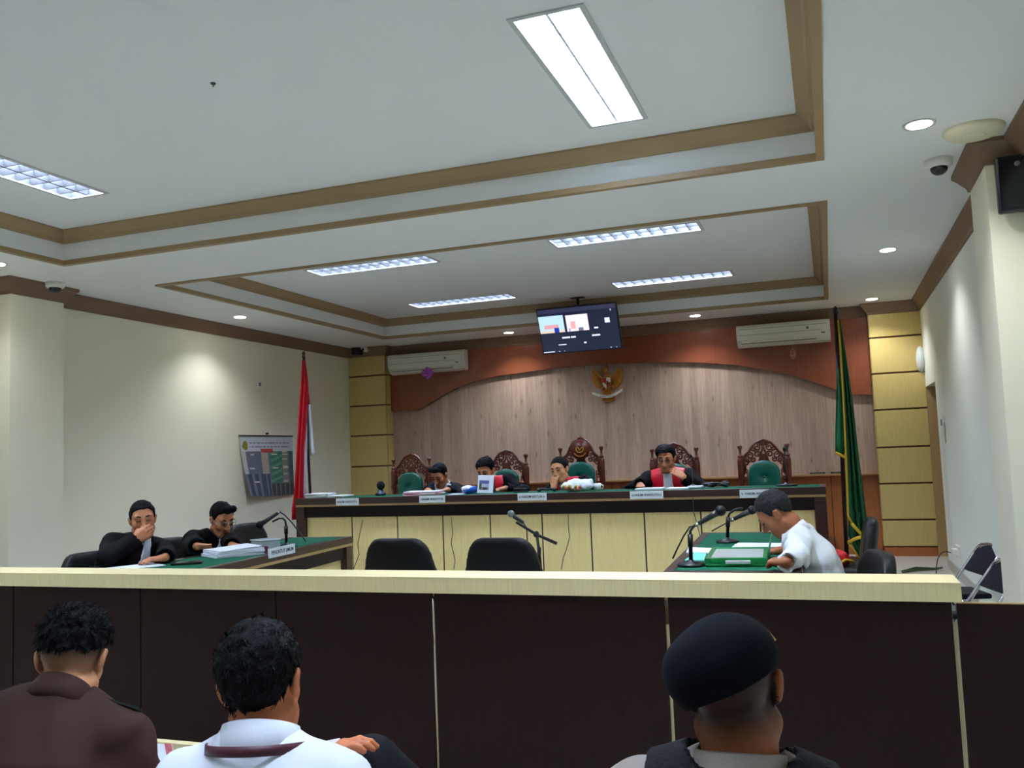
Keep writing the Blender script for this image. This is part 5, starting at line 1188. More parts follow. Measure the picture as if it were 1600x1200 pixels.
# poster on left wall
py0, py1, pz0, pz1 = 8.33, 9.36, 1.135, 1.845
po_ = thing('court_poster', 'curling poster of a building hung on the left wall', 'poster', (XL, (py0+py1)/2, (pz0+pz1)/2)); pcy, pcz = (py0+py1)/2, (pz0+pz1)/2
def ppos(u, v, off=0.0):
    cur = 0.012+0.10*max(0, 1-v-0.15)**1.6*(1-u)**1.2+0.02*(1-v)
    return (cur+off, py0+(py1-py0)*u-pcy+0.07*max(0, 1-v-0.15)*(1-u)**2, pz0+(pz1-pz0)*v-pcz+0.05*(1-u)**2*max(0, 0.6-v))
def pcol(u, v):
    t = 1-v; c = (0.74, 0.78, 0.80)
    if 0.04 < u < 0.14 and 0.08 < t < 0.24 and ((u-0.09)/0.05)**2+((t-0.16)/0.075)**2 < 1: c = (0.52, 0.52, 0.12)
    if 0.17 < u < 0.93 and (0.10 < t < 0.135 or 0.165 < t < 0.195) and int(u*70+t*40) % 5 != 0: c = (0.50, 0.47, 0.62)
    if t > 0.25:
        c = (0.40, 0.45, 0.50)
        if u < 0.08: c = (0.70, 0.73, 0.72)
        if 0.10 < u < 0.36 and t < 0.62: c = (0.38, 0.42, 0.48)
        if 0.36 < u < 0.50 and t < 0.62: c = (0.66, 0.61, 0.55)
        if 0.53 < u < 0.76 and t < 0.80: c = (0.22, 0.47, 0.38) if int(t*26+u*9) % 3 else (0.36, 0.58, 0.50)
        if 0.78 < u < 0.88 and t < 0.80: c = (0.50, 0.50, 0.46) if int(t*40) % 5 else (0.74, 0.72, 0.62)
        if u > 0.92: c = (0.28, 0.36, 0.36)
        if t > 0.62 and u < 0.5: c = (0.24, 0.28, 0.36) if int(u*22) % 3 else (0.42, 0.45, 0.50)
        if t > 0.80 and u > 0.5: c = (0.24, 0.26, 0.28) if int(u*40) % 4 else (0.5, 0.5, 0.48)
        for (a, b, e, g) in ((0.16, 0.24, 0.29, 0.31), (0.12, 0.22, 0.52, 0.54), (0.16, 0.27, 0.76, 0.78), (0.34, 0.48, 0.74, 0.76), (0.56, 0.68, 0.29, 0.31), (0.56, 0.68, 0.52, 0.54), (0.78, 0.9, 0.29, 0.31), (0.78, 0.9, 0.53, 0.55)):
            if a < u < b and e < t < g: c = (0.82, 0.78, 0.76)
        if 0.38 < u < 0.62 and 0.22 < t < 0.27: c = (0.74, 0.24, 0.22)
    if 0.36 < u < 0.60 and 0.215 < t < 0.255: c = (0.78, 0.30, 0.26)
    return c
print_grid('print', 60, 48, lambda u, v: ppos(u, v), pcol, colmat('poster_print', 0.6), po_)
MB().tube([(0.012, py0-pcy-0.01, pz1-pcz+0.003), (0.012, py1-pcy+0.01, pz1-pcz+0.003)], 0.008, 8).build('top_rod', m_black, po_)
MB().lathe([(0.012, 0.001), (0.012, 0.03)], seg=10, M=Matrix.Rotation(math.pi/2, 4, 'Y'), c=(0, 0.0, pz1-pcz+0.03)).build('nail', m_black, po_)
# objects on the dado ledge
for px_, lb, w_ in ((1277, 'flat black box lying on the back wall ledge, left of two', 0.17), (1306, 'flat black box on the back wall ledge behind the green flag', 0.12)):
    p = atY(px_, 733, 10.9); t = thing('ledge_box', lb, 'box', (p.x, 10.905, dz-0.012))
    MB().box(-w_/2, w_/2, -0.04, 0.04, 0, 0.018, bev=0.004).build('body', m_black, t); MB().box(-w_/2+0.02, w_/2-0.02, -0.041, -0.039, 0.006, 0.012).build('strip', mat('grey_plastic', rgb(120, 120, 118), 0.5), t)

# ================================================================ FLAGS
def drape(name, rows, m, par, org, yplane, folds=4.0, amp=0.03, n=26, ph=0.0, thick=0.004):
    """cloth hanging in folds; rows = [(left_px, right_px, y_px)...] from top to bottom"""
    V = []; F_ = []
    for r, (xl, xr, y) in enumerate(rows):
        a, b = atY(xl[0] if isinstance(xl, tuple) else xl, y, yplane), atY(xr, y, yplane)
        for i in range(n+1):
            u = i/n; p = a.lerp(b, u); w_ = (b-a).length
            V.append(Vector((p.x, p.y+min(amp, w_*0.3)*math.sin(u*folds*2*math.pi+ph+r*0.08), p.z))-Vector(org))
    for r in range(len(rows)-1):
        for i in range(n): F_.append((r*(n+1)+i, r*(n+1)+i+1, (r+1)*(n+1)+i+1, (r+1)*(n+1)+i))
    o = MB().add(V, F_, True).build(name, m, par); sm = o.modifiers.new('thickness', 'SOLIDIFY'); sm.thickness = thick; return o
def lerp_rows(keys, n):
    out = []
    ys = [k[2] for k in keys]
    for i in range(n+1):
        y = ys[0]+(ys[-1]-ys[0])*i/n; out.append((float(np.interp(y, ys, [k[0] for k in keys])), float(np.interp(y, ys, [k[1] for k in keys])), y))
    return out
m_pole = mat('flag_pole', rgb(40, 20, 24), 0.35)
FY = 8.62
a = atY(474.5, 556, FY); b = atY(485.5, 790, FY); base = Vector((b.x+0.02, FY, PLAT))
fl = thing('red_white_flag', 'red and white flag drooping on a dark pole beside the bench', 'flag', base)
dirp = (a-b).normalized(); foot_ = b-dirp*((b.z-PLAT-0.04)/dirp.z)
MB().tube([foot_-base, a-base], 0.016, 10).build('pole', m_pole, fl)
MB().lathe([(0.016, 0), (0.022, 0.01), (0.012, 0.025), (0.02, 0.05), (0.004, 0.075)], c=a-base-Vector((0, 0, 0.02)), seg=12).build('finial', m_pole, fl)
MB().lathe([(0.14, 0), (0.14, 0.03), (0.04, 0.05), (0.03, 0.09)], c=(foot_.x-base.x, foot_.y-base.y, 0), seg=20).build('base', m_pole, fl)
m_fred = mat('flag_red', rgb(196, 16, 40), 0.7, var=0.05); m_fwhite = mat('flag_white', rgb(222, 224, 232), 0.7)
cl1 = drape('red_band', lerp_rows([(472, 477, 563), (469.5, 481, 600), (466, 480, 640), (463, 476, 700), (458.5, 475, 770), (453.5, 474, 800), (455.5, 470, 812)], 14), m_fred, fl, base, FY-0.06, 2.5, 0.03)
drape('red_fold', lerp_rows([(476, 479, 575), (477, 484, 632)], 6), m_fred, fl, base, FY+0.03, 1.0, 0.01, 10)
drape('white_band', lerp_rows([(474.5, 479, 650), (474, 480, 700), (473, 479, 765), (474, 478, 778)], 8), m_fwhite, fl, base, FY-0.035, 1.5, 0.02, 14)
drape('white_fold', lerp_rows([(479, 484.5, 632), (481, 488, 670), (484, 491, 712)], 8), m_fwhite, fl, base, FY+0.03, 1.0, 0.015, 12)
GY = 9.5
a = atY(1305.5, 486, GY); b = atY(1320, 800, GY); dirp = (a-b).normalized(); foot_ = b-dirp*((b.z-FLOOR_C-0.14)/dirp.z); base = Vector((foot_.x, foot_.y, FLOOR_C))
gf = thing('green_flag', 'tall green flag with yellow fringe drooping beside the right pilaster', 'flag', base)
MB().tube([foot_-base, a-base], 0.022, 10).build('pole', m_pole, gf)
MB().lathe([(0.02, 0), (0.035, 0.012), (0.02, 0.03), (0.03, 0.05), (0.004, 0.08)], c=a-base-Vector((0, 0, 0.03)), seg=12).build('finial', m_pole, gf)
MB().box(-0.19, 0.19, -0.16, 0.16, 0, 0.13, bev=0.008).build('base', m_dark, gf)
m_fgr = mat('flag_green', rgb(8, 82, 44), 0.7, var=0.08); m_fdg = mat('flag_green_back', rgb(10, 100, 56), 0.7, var=0.06); m_fy = mat('fringe_yellow', rgb(206, 166, 30), 0.65)
kr = [(1309, 1313, 500), (1314, 1324, 570), (1318, 1334, 640), (1322, 1342, 710), (1324, 1352, 790), (1328, 1357, 826), (1342, 1350, 853)]
drape('cloth', lerp_rows(kr, 18), m_fgr, gf, base, GY-0.07, 3.2, 0.035)
drape('front_lobe', lerp_rows([(1308, 1312, 575), (1306.5, 1318, 620), (1305, 1321, 670), (1305, 1322, 708)], 9), m_fdg, gf, base, GY-0.10, 1.6, 0.02, 16)
drape('lower_tail', lerp_rows([(1326, 1345, 800), (1325, 1345, 836), (1336, 1352, 860), (1344, 1350, 872)], 8), m_fgr, gf, base, GY-0.05, 2.0, 0.02, 16)
def fringe(px, yp, r=0.011):
    MB().tube([atY(x, y, yp)-base for x, y in px], r, 6).build('fringe', m_fy, gf)
fringe([(1309.5, 500), (1313, 540), (1316.5, 600), (1319.5, 660), (1322, 715), (1324, 770), (1325, 805), (1331, 818)], GY-0.115)
fringe([(1305, 707), (1312, 710), (1322, 716)], GY-0.13, 0.016)
fringe([(1331, 818), (1341, 830), (1349, 838)], GY-0.12, 0.018)
fringe([(1325, 848), (1336, 842), (1349, 838)], GY-0.12, 0.018)
fringe([(1325, 848), (1332, 856), (1343, 873)], GY-0.11, 0.010)

# ================================================================ NAME PLATES
m_plate = mat('plate_white', rgb(216, 226, 226), 0.4); m_ink = mat('ink', rgb(40, 46, 60), 0.6)
def plate(p, w_, h_, txt, label, rz=0.0, size=0.042, mark=True):
    t = thing('name_plate', label, 'name plate', p, rz, 'name plates on the desks'); 
    MB().box(-w_/2, w_/2, -0.006, 0.006, 0, h_, bev=0.001).build('card', m_plate, t)
    text_mesh(txt, size, m_ink, 'lettering', t, (0, -0.0066, h_*0.5), (math.pi/2, 0, 0), 0.0005, bold=0.0006, sx=0.92)
    if mark:
        for sg in (-1, 1): MB().prism([(sg*(w_/2-0.022)+0.008*math.cos(a), h_*0.48+0.012*math.sin(a)) for a in [k*math.pi/3+math.pi/2 for k in range(6)]], -0.0072, -0.006, 'y').build('emblem', mat('mark_grey', rgb(150, 156, 150), 0.6), t)
def bp(px, py): p = atY(px, py, BFY-0.008); return (p.x, BFY-0.008, p.z)
for px_, py_, w_, tx, lb in ((543, 789.5, 0.25, 'HAKIM ANGGOTA', 'white name plate reading HAKIM ANGGOTA at the left end of the bench'),
        (675.5, 785.5, 0.265, 'HAKIM ANGGOTA', 'white name plate reading HAKIM ANGGOTA below the clerk'),
        (831.5, 782, 0.275, 'HAKIM KETUA', 'white name plate reading HAKIM KETUA in the middle of the bench'),
        (1010.5, 779.5, 0.29, 'HAKIM ANGGOTA', 'white name plate reading HAKIM ANGGOTA below the judge in glasses'),
        (1186, 777.5, 0.31, 'HAKIM ANGGOTA', 'white name plate reading HAKIM ANGGOTA behind the writing man\'s head')):
    plate(bp(px_, py_), w_, 0.067, tx, lb, 0, 0.029 if 'ANGG' in tx else 0.034)
q = PDX-PD_N*(DEP/2+0.008); kk = [atX(440, 860, q.x)]; 
d_ = ray(440.5, 867); tt = (q-CAMPOS).dot(PD_N)/d_.dot(PD_N); pp = CAMPOS+d_*tt
plate((pp.x, pp.y, pp.z-0.005), 0.33, 0.062, 'PENUNTUT UMUM', "white name plate reading PENUNTUT UMUM on the prosecutors' desk", math.pi/2+ang, 0.036, False)
# paper strips stuck along the lip of the bench
# ================================================================ THINGS ON THE BENCH
def sheet(name, label, cat, x, y, z, w_, d_, rz, m, th=0.004, group=None, tilt=None):
    t = thing(name, label, cat, (x, y, z), rz, group); MB().box(-w_/2, w_/2, -d_/2, d_/2, 0, th).build('sheet', m, t); return t
def stack(name, label, cat, x, y, z, w_, d_, rz, cols, th):
    t = thing(name, label, cat, (x, y, z), rz); zz = 0
    for k, c in enumerate(cols):
        o = MB().box(-w_/2, w_/2, -d_/2, d_/2, zz, zz+th*0.94, bev=min(0.003, th*0.2)).build('layer' if k else 'bottom_layer', c, t); o.rotation_euler = (0, 0, 0.10*math.sin(k*2.3+x)); zz += th
    return t
TZ = BTZ
m_bookc = mat('book_cover', rgb(196, 196, 180), 0.6); m_pink = mat('pink_folder', rgb(226, 150, 156), 0.6); m_blue = mat('blue_plastic', rgb(40, 92, 190), 0.35)
t = stack('document_stack', 'pale documents piled at the left end of the bench', 'documents', bx(500, 7.85), 7.86, TZ, 0.24, 0.24, 0.1, [m_bookc, m_paper, m_bookc, m_paper], 0.011)
t = stack('document_stack', 'thin pale documents beside the leftmost name plate', 'documents', bx(525, 7.85)+0.03, 7.90, TZ, 0.15, 0.22, -0.1, [m_bookc, m_paper], 0.009)
t = stack('pink_file', 'pink file folder with white sheets in front of the clerk', 'folder', bx(664, 7.9), 7.88, TZ, 0.34, 0.26, 0.12, [m_pink, m_paper, m_pink, m_paper], 0.010)
t = thing('desk_telephone', 'dark bottle-shaped table microphone beside the empty left chair', 'microphone', (bx(593, 8.0), 8.02, TZ))
MB().lathe([(0.055, 0), (0.055, 0.02), (0.03, 0.035), (0.028, 0.06), (0.022, 0.06)], seg=18).build('base', mat('navy_plastic', rgb(20, 32, 62), 0.4), t)
MB().ball((0.005, 0, 0.10), (0.042, 0.042, 0.045), 16, 10).build('foam', mat('foam_black', rgb(12, 12, 14), 0.95), t)
t.name = 'table_microphone'
sheet('paper_sheet', 'white paper sheet beside the blue plastic bag', 'paper', bx(717, 7.9), 7.86, TZ, 0.14, 0.18, 0.1, m_paper)
t = thing('blue_bag', 'crumpled blue and white plastic packet beside the stand-up card', 'bag', (bx(734, 7.9), 7.90, TZ))
f = Field((-0.12, -0.12, -0.02), (0.12, 0.12, 0.14), 0.006); f.ell((0, 0, 0.035), (0.075, 0.06, 0.036), None, 0.02).ell((0.03, 0.0, 0.045), (0.045, 0.05, 0.03), None, 0.02); f.D += 0.006*vnoise(f.D.shape, 5, 3); f.cut(lambda X, Y, Z: 0.001-Z+X*0)
mobj('packet', f.mesh('packet'), m_blue, t)
f = Field((-0.12, -0.12, -0.02), (0.12, 0.12, 0.14), 0.006); f.ell((-0.015, -0.015, 0.052), (0.06, 0.05, 0.028), None, 0.02); f.D += 0.006*vnoise(f.D.shape, 4, 4); mobj('tissue', f.mesh('tissue'), m_paper, t)
# white stand-up card with a picture
p = atY(758, 774, 7.85); t = thing('standing_card', 'white stand-up card with a building picture before the second judge', 'card', (p.x, 7.85, TZ+0.006), dg(4)); t.rotation_euler = (dg(-10), dg(3), dg(4))
MB().box(-0.078, 0.078, -0.003, 0.003, 0.0, 0.17).build('card', m_paper, t)
def cardcol(u, v):
    if v > 0.62: return (0.36, 0.38, 0.62)
    if v < 0.25 and 0.4 < u < 0.8: return (0.16, 0.16, 0.18)
    if u < 0.22: return (0.30, 0.34, 0.16)
    return (0.72, 0.74, 0.80) if v > 0.25 else (0.5, 0.5, 0.52)
print_grid('picture', 16, 14, lambda u, v: (-0.062+0.096*u, -0.0036, 0.03+0.09*v), cardcol, colmat('card_print', 0.5), t)
MB().prism([(0.0, 0.022), (0.0, 0.16), (0.10, 0.022)], 0.076, 0.079, 'x').build('strut', m_black, t)
t = thing('stapler', 'black stapler-like gadget beside the middle name plate', 'stapler', (bx(812, 7.95), 7.98, TZ), 0.5)
MB().box(-0.07, 0.07, -0.018, 0.018, 0, 0.012, bev=0.003).build('base', m_black, t); MB().box(-0.07, 0.06, -0.016, 0.016, 0.018, 0.04, bev=0.006, M=Matrix.Rotation(0.08, 4, 'Y')).build('arm', m_black, t)
t = thing('camera_bag', 'dark pouch on the bench right of the second judge', 'bag', (bx(818, 8.1), 8.10, TZ))
f = Field((-0.12, -0.09, -0.02), (0.12, 0.09, 0.12), 0.007); f.ell((0, 0, 0.03), (0.07, 0.045, 0.04), None, 0.02); f.D += 0.005*vnoise(f.D.shape, 5, 8); f.cut(lambda X, Y, Z: 0.001-Z+X*0); mobj('pouch', f.mesh('pouch'), m_vest, t)
MB().tube([(-0.06, 0, 0.05), (-0.03, 0, 0.085), (0.03, 0, 0.085), (0.06, 0, 0.05)], 0.005, 6).build('strap', m_vest, t)
t = thing('black_gadgets', 'black headset lying before the presiding judge', 'headset', (bx(852, 7.9), 7.90, TZ))
MB().tube([(-0.06, 0, 0.015), (-0.03, 0.02, 0.03), (0.02, 0.01, 0.02), (0.06, 0, 0.03), (0.09, 0.02, 0.012)], 0.010, 8).build('band', m_black, t); MB().ball((-0.06, 0, 0.02), (0.022, 0.02, 0.02), 10, 8).build('earpiece', m_black, t); MB().ball((0.085, 0.01, 0.02), (0.022, 0.02, 0.02), 10, 8).build('earpiece', m_black, t)
t.name = 'headset'
# snack bag
t = thing('snack_bag', 'white plastic bag of red and yellow snacks before the presiding judge', 'bag', (bx(899, 7.9), 7.90, TZ))
f = Field((-0.24, -0.12, -0.02), (0.24, 0.12, 0.18), 0.007); f.ell((0.02, 0, 0.045), (0.15, 0.07, 0.055), None, 0.02).cone((-0.02, 0.01, 0.07), (0.14, 0.02, 0.085), 0.035, 0.025, 0.03); f.D += 0.008*vnoise(f.D.shape, 6, 13)+0.004*vnoise(f.D.shape, 3, 14); f.cut(lambda X, Y, Z: 0.001-Z+X*0)
mobj('plastic_bag', f.mesh('plastic_bag'), m_paper, t)
for k in range(9):
    a_ = k*1.7; MB().ball((-0.09+0.019*k, -0.068+0.01*math.sin(a_), 0.035+0.014*math.cos(a_*1.3)), (0.016, 0.012, 0.016), 8, 6).build('snack', mat('snack_red', rgb(196, 84, 70), 0.5) if k % 3 else mat('snack_yellow', rgb(220, 190, 60), 0.5), t)
t = thing('white_cup', 'small white cup right of the snack bag', 'cup', (bx(933, 7.95), 7.96, TZ))
MB().lathe([(0.028, 0), (0.036, 0.03), (0.038, 0.065), (0.033, 0.065), (0.03, 0.02)], seg=18).build('cup', m_white, t); MB().tube([(0.036, 0, 0.055), (0.058, 0, 0.045), (0.055, 0, 0.02), (0.034, 0, 0.018)], 0.005, 6).build('handle', m_white, t)
sheet('paper_sheet', 'white papers under the hand of the judge in glasses', 'paper', bx(1016, 7.95), 7.95, TZ, 0.24, 0.22, 0.05, m_paper, 0.012)
sheet('paper_sheet', 'white papers right of the name plate of the judge in glasses', 'paper', bx(1062, 7.95), 7.92, TZ, 0.20, 0.22, -0.08, m_paper, 0.010)
t = thing('paper_tray', 'clear plastic tray right of the judge in glasses', 'tray', (bx(1087, 7.95), 7.95, TZ)); MB().box(-0.07, 0.07, -0.08, 0.08, 0, 0.012, bev=0.003).build('tray', mat('grey_tray', rgb(120, 130, 130), 0.3), t); MB().box(-0.06, 0.06, -0.07, 0.07, 0.012, 0.02).build('card', m_paper, t)
t = thing('cable_tangle', 'tangled black cables on the bench right of the judge in glasses', 'cable', (bx(1118, 7.98), 8.0, TZ))
for k in range(5):
    random.seed(20+k); pts = [(random.uniform(-0.12, 0.12), random.uniform(-0.05, 0.05), 0.012+0.03*random.random()) for _ in range(7)]; MB().tube(pts, 0.009, 6).build('cable', m_cable, t)
MB().ball((0.09, 0, 0.03), (0.04, 0.03, 0.03), 10, 8).build('connector', m_black, t); MB().ball((-0.03, 0.01, 0.025), (0.035, 0.03, 0.025), 10, 8).build('connector', m_black, t)
t = thing('gooseneck_microphone', 'thin gooseneck microphone standing right of the judge in glasses', 'microphone', (bx(1083, 8.12), 8.13, TZ))
MB().lathe([(0.05, 0), (0.05, 0.012), (0.02, 0.02), (0.015, 0.03)], seg=16).build('base', m_black, t); MB().tube([(0, 0, 0.02), (0, 0, 0.12), (-0.003, -0.01, 0.22), (0, -0.02, 0.27)], 0.004, 6).build('neck', mat('neck_grey', rgb(96, 96, 92), 0.4, metal=0.6), t); MB().ball((0, -0.025, 0.285), (0.011, 0.014, 0.016), 10, 8).build('head', m_black, t)
t = thing('microphone_base', 'flat black microphone base before the empty right chair', 'microphone', (bx(1230, 7.98), 8.0, TZ)); MB().lathe([(0.09, 0), (0.088, 0.012), (0.02, 0.018), (0.015, 0.03)], seg=20).build('base', m_black, t); MB().tube([(0, 0, 0.025), (0.0, 0.01, 0.10), (-0.01, 0.0, 0.2), (0.0, -0.02, 0.30)], 0.007, 8).build('neck', m_black, t); MB().ball((0.0, -0.025, 0.315), (0.018, 0.02, 0.026), 10, 8).build('head', m_black, t)
# cables hanging down the bench front
for px_, lb, pts in ((562, 'thin cable hanging down the bench front left of the left chair back', ((567, 812), (563, 830), (559, 850), (561, 866), (556, 880), (552, 890))), (707, 'thin cable hanging down the bench front between the two chair backs', ((705, 808), (707, 832), (705, 850), (709, 866), (711, 876), (709, 890))), (888, 'thin cable hanging down the bench front right of the boom microphone', ((888, 802), (888, 820), (890, 840), (885, 858), (880, 872), (877, 890))), (1090, 'thin cable hanging down the bench front left of the right desk', ((1083, 778), (1084, 800), (1088, 815), (1092, 830), (1096, 845)))):
    b0_ = atY(pts[0][0], pts[0][1], BFY+0.02); t = thing('hanging_cable', lb, 'cable', (b0_.x, BFY+0.02, b0_.z)); yy = BFY+0.02 if px_ != 1090 else BFY-0.012
    MB().tube([atY(x, y, yy)-Vector((b0_.x, BFY+0.02, b0_.z)) for x, y in pts], 0.0034, 6).build('cable', m_cable, t)

# ================================================================ THINGS ON THE SIDE DESKS
def mic_on(label, base_px, stem, goose, mic, cable, z=DZ, yoff=0.0):
    b = atZ(base_px[0], base_px[1], z); Yp = b.y; t = thing('desk_microphone', label, 'microphone', (b.x, b.y, z), 0, 'microphones on table stands')
    L = lambda q: atY(q[0], q[1], Yp)-Vector((b.x, b.y, z))
    MB().lathe([(0.068, 0), (0.07, 0.006), (0.06, 0.016), (0.018, 0.02), (0.014, 0.03)], seg=24).build('base', m_black, t)
    s0, s1 = L(stem[0]), L(stem[1]); s0 = Vector((0, 0, 0.02)); mid = s0.lerp(s1, 0.55)
    MB().tube([s0, mid, mid, s1], [0.010, 0.010, 0.014, 0.014], 10).build('stem', m_black, t)
    MB().tube([s1]+[L(g) for g in goose], 0.007, 8).build('gooseneck', m_black, t)
    a, c = L(mic[0]), L(mic[1]); d = (c-a).normalized()
    MB().tube([a, a.lerp(c, 0.75), c], [0.011, 0.016, 0.019], 10).build('handle', mat('mic_grey', rgb(44, 46, 50), 0.4), t)
    MB().ball(c+d*0.018, (0.027, 0.027, 0.027), 14, 10).build('grille', mat('mic_grille', rgb(20, 21, 24), 0.5, metal=0.5), t)
    MB().tube([a-d*0.02, a], 0.009, 8).build('plug', m_chrome, t)
    if cable: MB().tube([a-d*0.02]+[L(q) for q in cable], 0.0045, 6).build('cable', m_cable, t)
    return t
mic_on('table microphone with a cable at the near left of the right desk', (1080, 884), ((1080, 877), (1078.5, 835)), ((1078.5, 830), (1083, 823), (1093.5, 816), (1104, 812)), ((1092, 818), (1121, 801)), ((1078, 823), (1068, 838), (1058, 858), (1051, 873)))
mic_on('table microphone farther back on the right desk, near the writing man', (1137, 847), ((1137, 842), (1137.7, 808)), ((1140, 802), (1149, 796), (1160, 794)), ((1147, 811), (1171, 799)), ((1140, 815), (1126, 822), (1112, 830)))
mic_on("table microphone standing behind the prosecutors' name plate", (447.5, 854), ((447, 850), (447, 822)), ((446, 814), (442, 810), (436, 810), (426, 815)), ((434, 802), (409, 818)), ((445, 805), (456.5, 817), (470, 835), (478, 846)))
b = atZ(292, 881, DZ); t = thing('phone', "black mobile phone lying on the prosecutors' desk", 'phone', (b.x, b.y, DZ), 0.6); MB().box(-0.09, 0.09, -0.045, 0.045, 0, 0.012, bev=0.004).build('body', m_black, t); MB().box(-0.08, 0.08, -0.04, 0.04, 0.012, 0.0126).build('screen', mat('screen_black', rgb(14, 18, 28), 0.2), t)
# open file of papers
b = atZ(366, 867, DZ); t = thing('open_file', 'thick open file of white papers on the prosecutors\' desk', 'file', (b.x, b.y, DZ), dg(58))
for k in range(5): o = MB().box(-0.17+0.004*k, 0.165-0.004*k, -0.14, 0.14, 0.009*k, 0.009*k+0.0084).build('sheet_bundle', m_paper, t); o.rotation_euler = (0, 0, 0.05*math.sin(k*2.1))
MB().box(0.152, 0.175, -0.145, 0.145, 0.002, 0.048, bev=0.002).build('binding', mat('maroon_tape', rgb(96, 20, 62), 0.6), t)
MB().box(-0.15, 0.14, -0.13, 0.13, 0.047, 0.050, M=Matrix.Rotation(dg(-3), 4, 'Y')).build('top_sheet', m_paper, t)
b = atZ(415, 857, DZ); t = thing('plastic_box', 'clear plastic document box beside the open file', 'box', (b.x, b.y, DZ), dg(60)); m_clear = mat('clear_plastic', rgb(206, 218, 220), 0.2, alpha=0.75)
MB().box(-0.075, 0.075, -0.08, 0.08, 0, 0.055, bev=0.008).build('box', m_clear, t); MB().box(-0.079, 0.079, -0.084, 0.084, 0.055, 0.066, bev=0.004).build('lid', m_clear, t)
b = atZ(206, 887, DZ); sheet('paper_sheet', "white sheet at the near end of the prosecutors' desk", 'paper', b.x, b.y+0.02, DZ, 0.22, 0.30, dg(-28), m_paper)
# right desk papers
def quad_sheet(name, label, cat, px, z, m, th=0.004, parts=None):
    P = [atZ(x, y, z) for x, y in px]; c = sum(P, Vector())/4; t = thing(name, label, cat, (c.x, c.y, z)); v = [p-Vector((c.x, c.y, z)) for p in P]; v = v+[p+Vector((0, 0, th)) for p in v]
    MB().add(v, [(0, 3, 2, 1), (4, 5, 6, 7), (0, 1, 5, 4), (1, 2, 6, 5), (2, 3, 7, 6), (3, 0, 4, 7)]).build('sheet', m, t); return t
quad_sheet('paper_sheet', 'long white paper spread across the middle of the right desk', 'paper', ((1072, 864), (1185, 866), (1190, 860), (1076, 856)), DZ, m_paper)
t = stack('notepad', 'white notepad under the pen of the writing man', 'notepad', atZ(1190, 855, DZ).x, atZ(1190, 855, DZ).y, DZ, 0.30, 0.21, 0.02, [m_paper, m_paper, m_paper], 0.005)
quad_sheet('teal_card', 'pale green card under the near microphone', 'card', ((1070, 876), (1100, 877), (1104, 866), (1086, 864)), DZ, mat('teal_card', rgb(110, 200, 176), 0.5), 0.005)
# green folder with clear cover
P = [atZ(x, y, DZ) for x, y in ((1102, 887), (1203, 886), (1203, 866), (1108, 866))]; c = sum(P, Vector())/4
t = thing('green_folder', 'green plastic folder with a clear cover on the right desk', 'folder', (c.x, c.y, DZ), dg(3)); w_ = (P[1]-P[0]).length/2*0.97; d_ = min((P[3]-P[0]).length/2, 0.24); m_gf = mat('green_plastic', rgb(8, 126, 62), 0.25)
MB().box(-w_, w_, -d_, d_, 0, 0.012, bev=0.003).build('tray', m_gf, t)
MB().box(-w_, -w_+0.02, -d_, d_, 0.012, 0.042, bev=0.003).box(w_-0.02, w_, -d_, d_, 0.012, 0.042, bev=0.003).box(-w_+0.02, w_-0.02, d_-0.02, d_, 0.012, 0.042, bev=0.003).box(-w_+0.02, w_-0.02, -d_, -d_+0.02, 0.012, 0.042, bev=0.003).build('rim', m_gf, t)
MB().box(-w_+0.021, w_-0.021, -d_+0.021, d_-0.021, 0.013, 0.036, bev=0.004).build('cover', mat('clear_cover', rgb(196, 204, 200), 0.12, var=0.15, vscale=12), t)
MB().box(-0.05, 0.07, -d_-0.012, -d_+0.004, 0.012, 0.03, bev=0.003).build('clasp', mat('clear_cover', rgb(196, 204, 200), 0.12), t)
# pen in the writer's hand
el, wr_ = wm.J['R']; tip = atZ(1201, 860, DZ+0.018); top_ = atY(1208.5, 826, tip.y)
t = thing('pen', 'pale green pen held by the writing man', 'pen', tip); MB().tube([(0, 0, -0.012), Vector((0, 0, 0))+(top_-tip)*0.08, (top_-tip)*1.0], [0.002, 0.0055, 0.0055], 8).build('barrel', mat('pen_green', rgb(120, 214, 160), 0.3), t); MB().tube([(top_-tip)*1.0, (top_-tip)*1.06], 0.0045, 8).build('cap', m_white, t)
# red cap on the chair
b = Vector((sR1.location.x-0.07, sR1.location.y-0.02, FLOOR_C+0.455*0.98)); t = thing('red_cloth', 'red cloth with a yellow edge heaped on the chair by the flag', 'cloth', b)
f = Field((-0.25, -0.22, -0.02), (0.25, 0.22, 0.2), 0.009); f.ell((-0.02, 0, 0.035), (0.17, 0.13, 0.06), None, 0.03).ell((0.03, -0.03, 0.06), (0.09, 0.07, 0.05), None, 0.03); f.D += 0.012*vnoise(f.D.shape, 6, 31); f.cut(lambda X, Y, Z: 0.001-Z+X*0)
mobj('cloth', f.mesh('cloth'), mat('cloth_red', rgb(200, 20, 28), 0.7), t); MB().tube([(0.06, -0.12, 0.02), (0.12, -0.08, 0.045), (0.155, -0.02, 0.03), (0.17, 0.05, 0.012)], 0.010, 6).build('edging', m_fy, t)
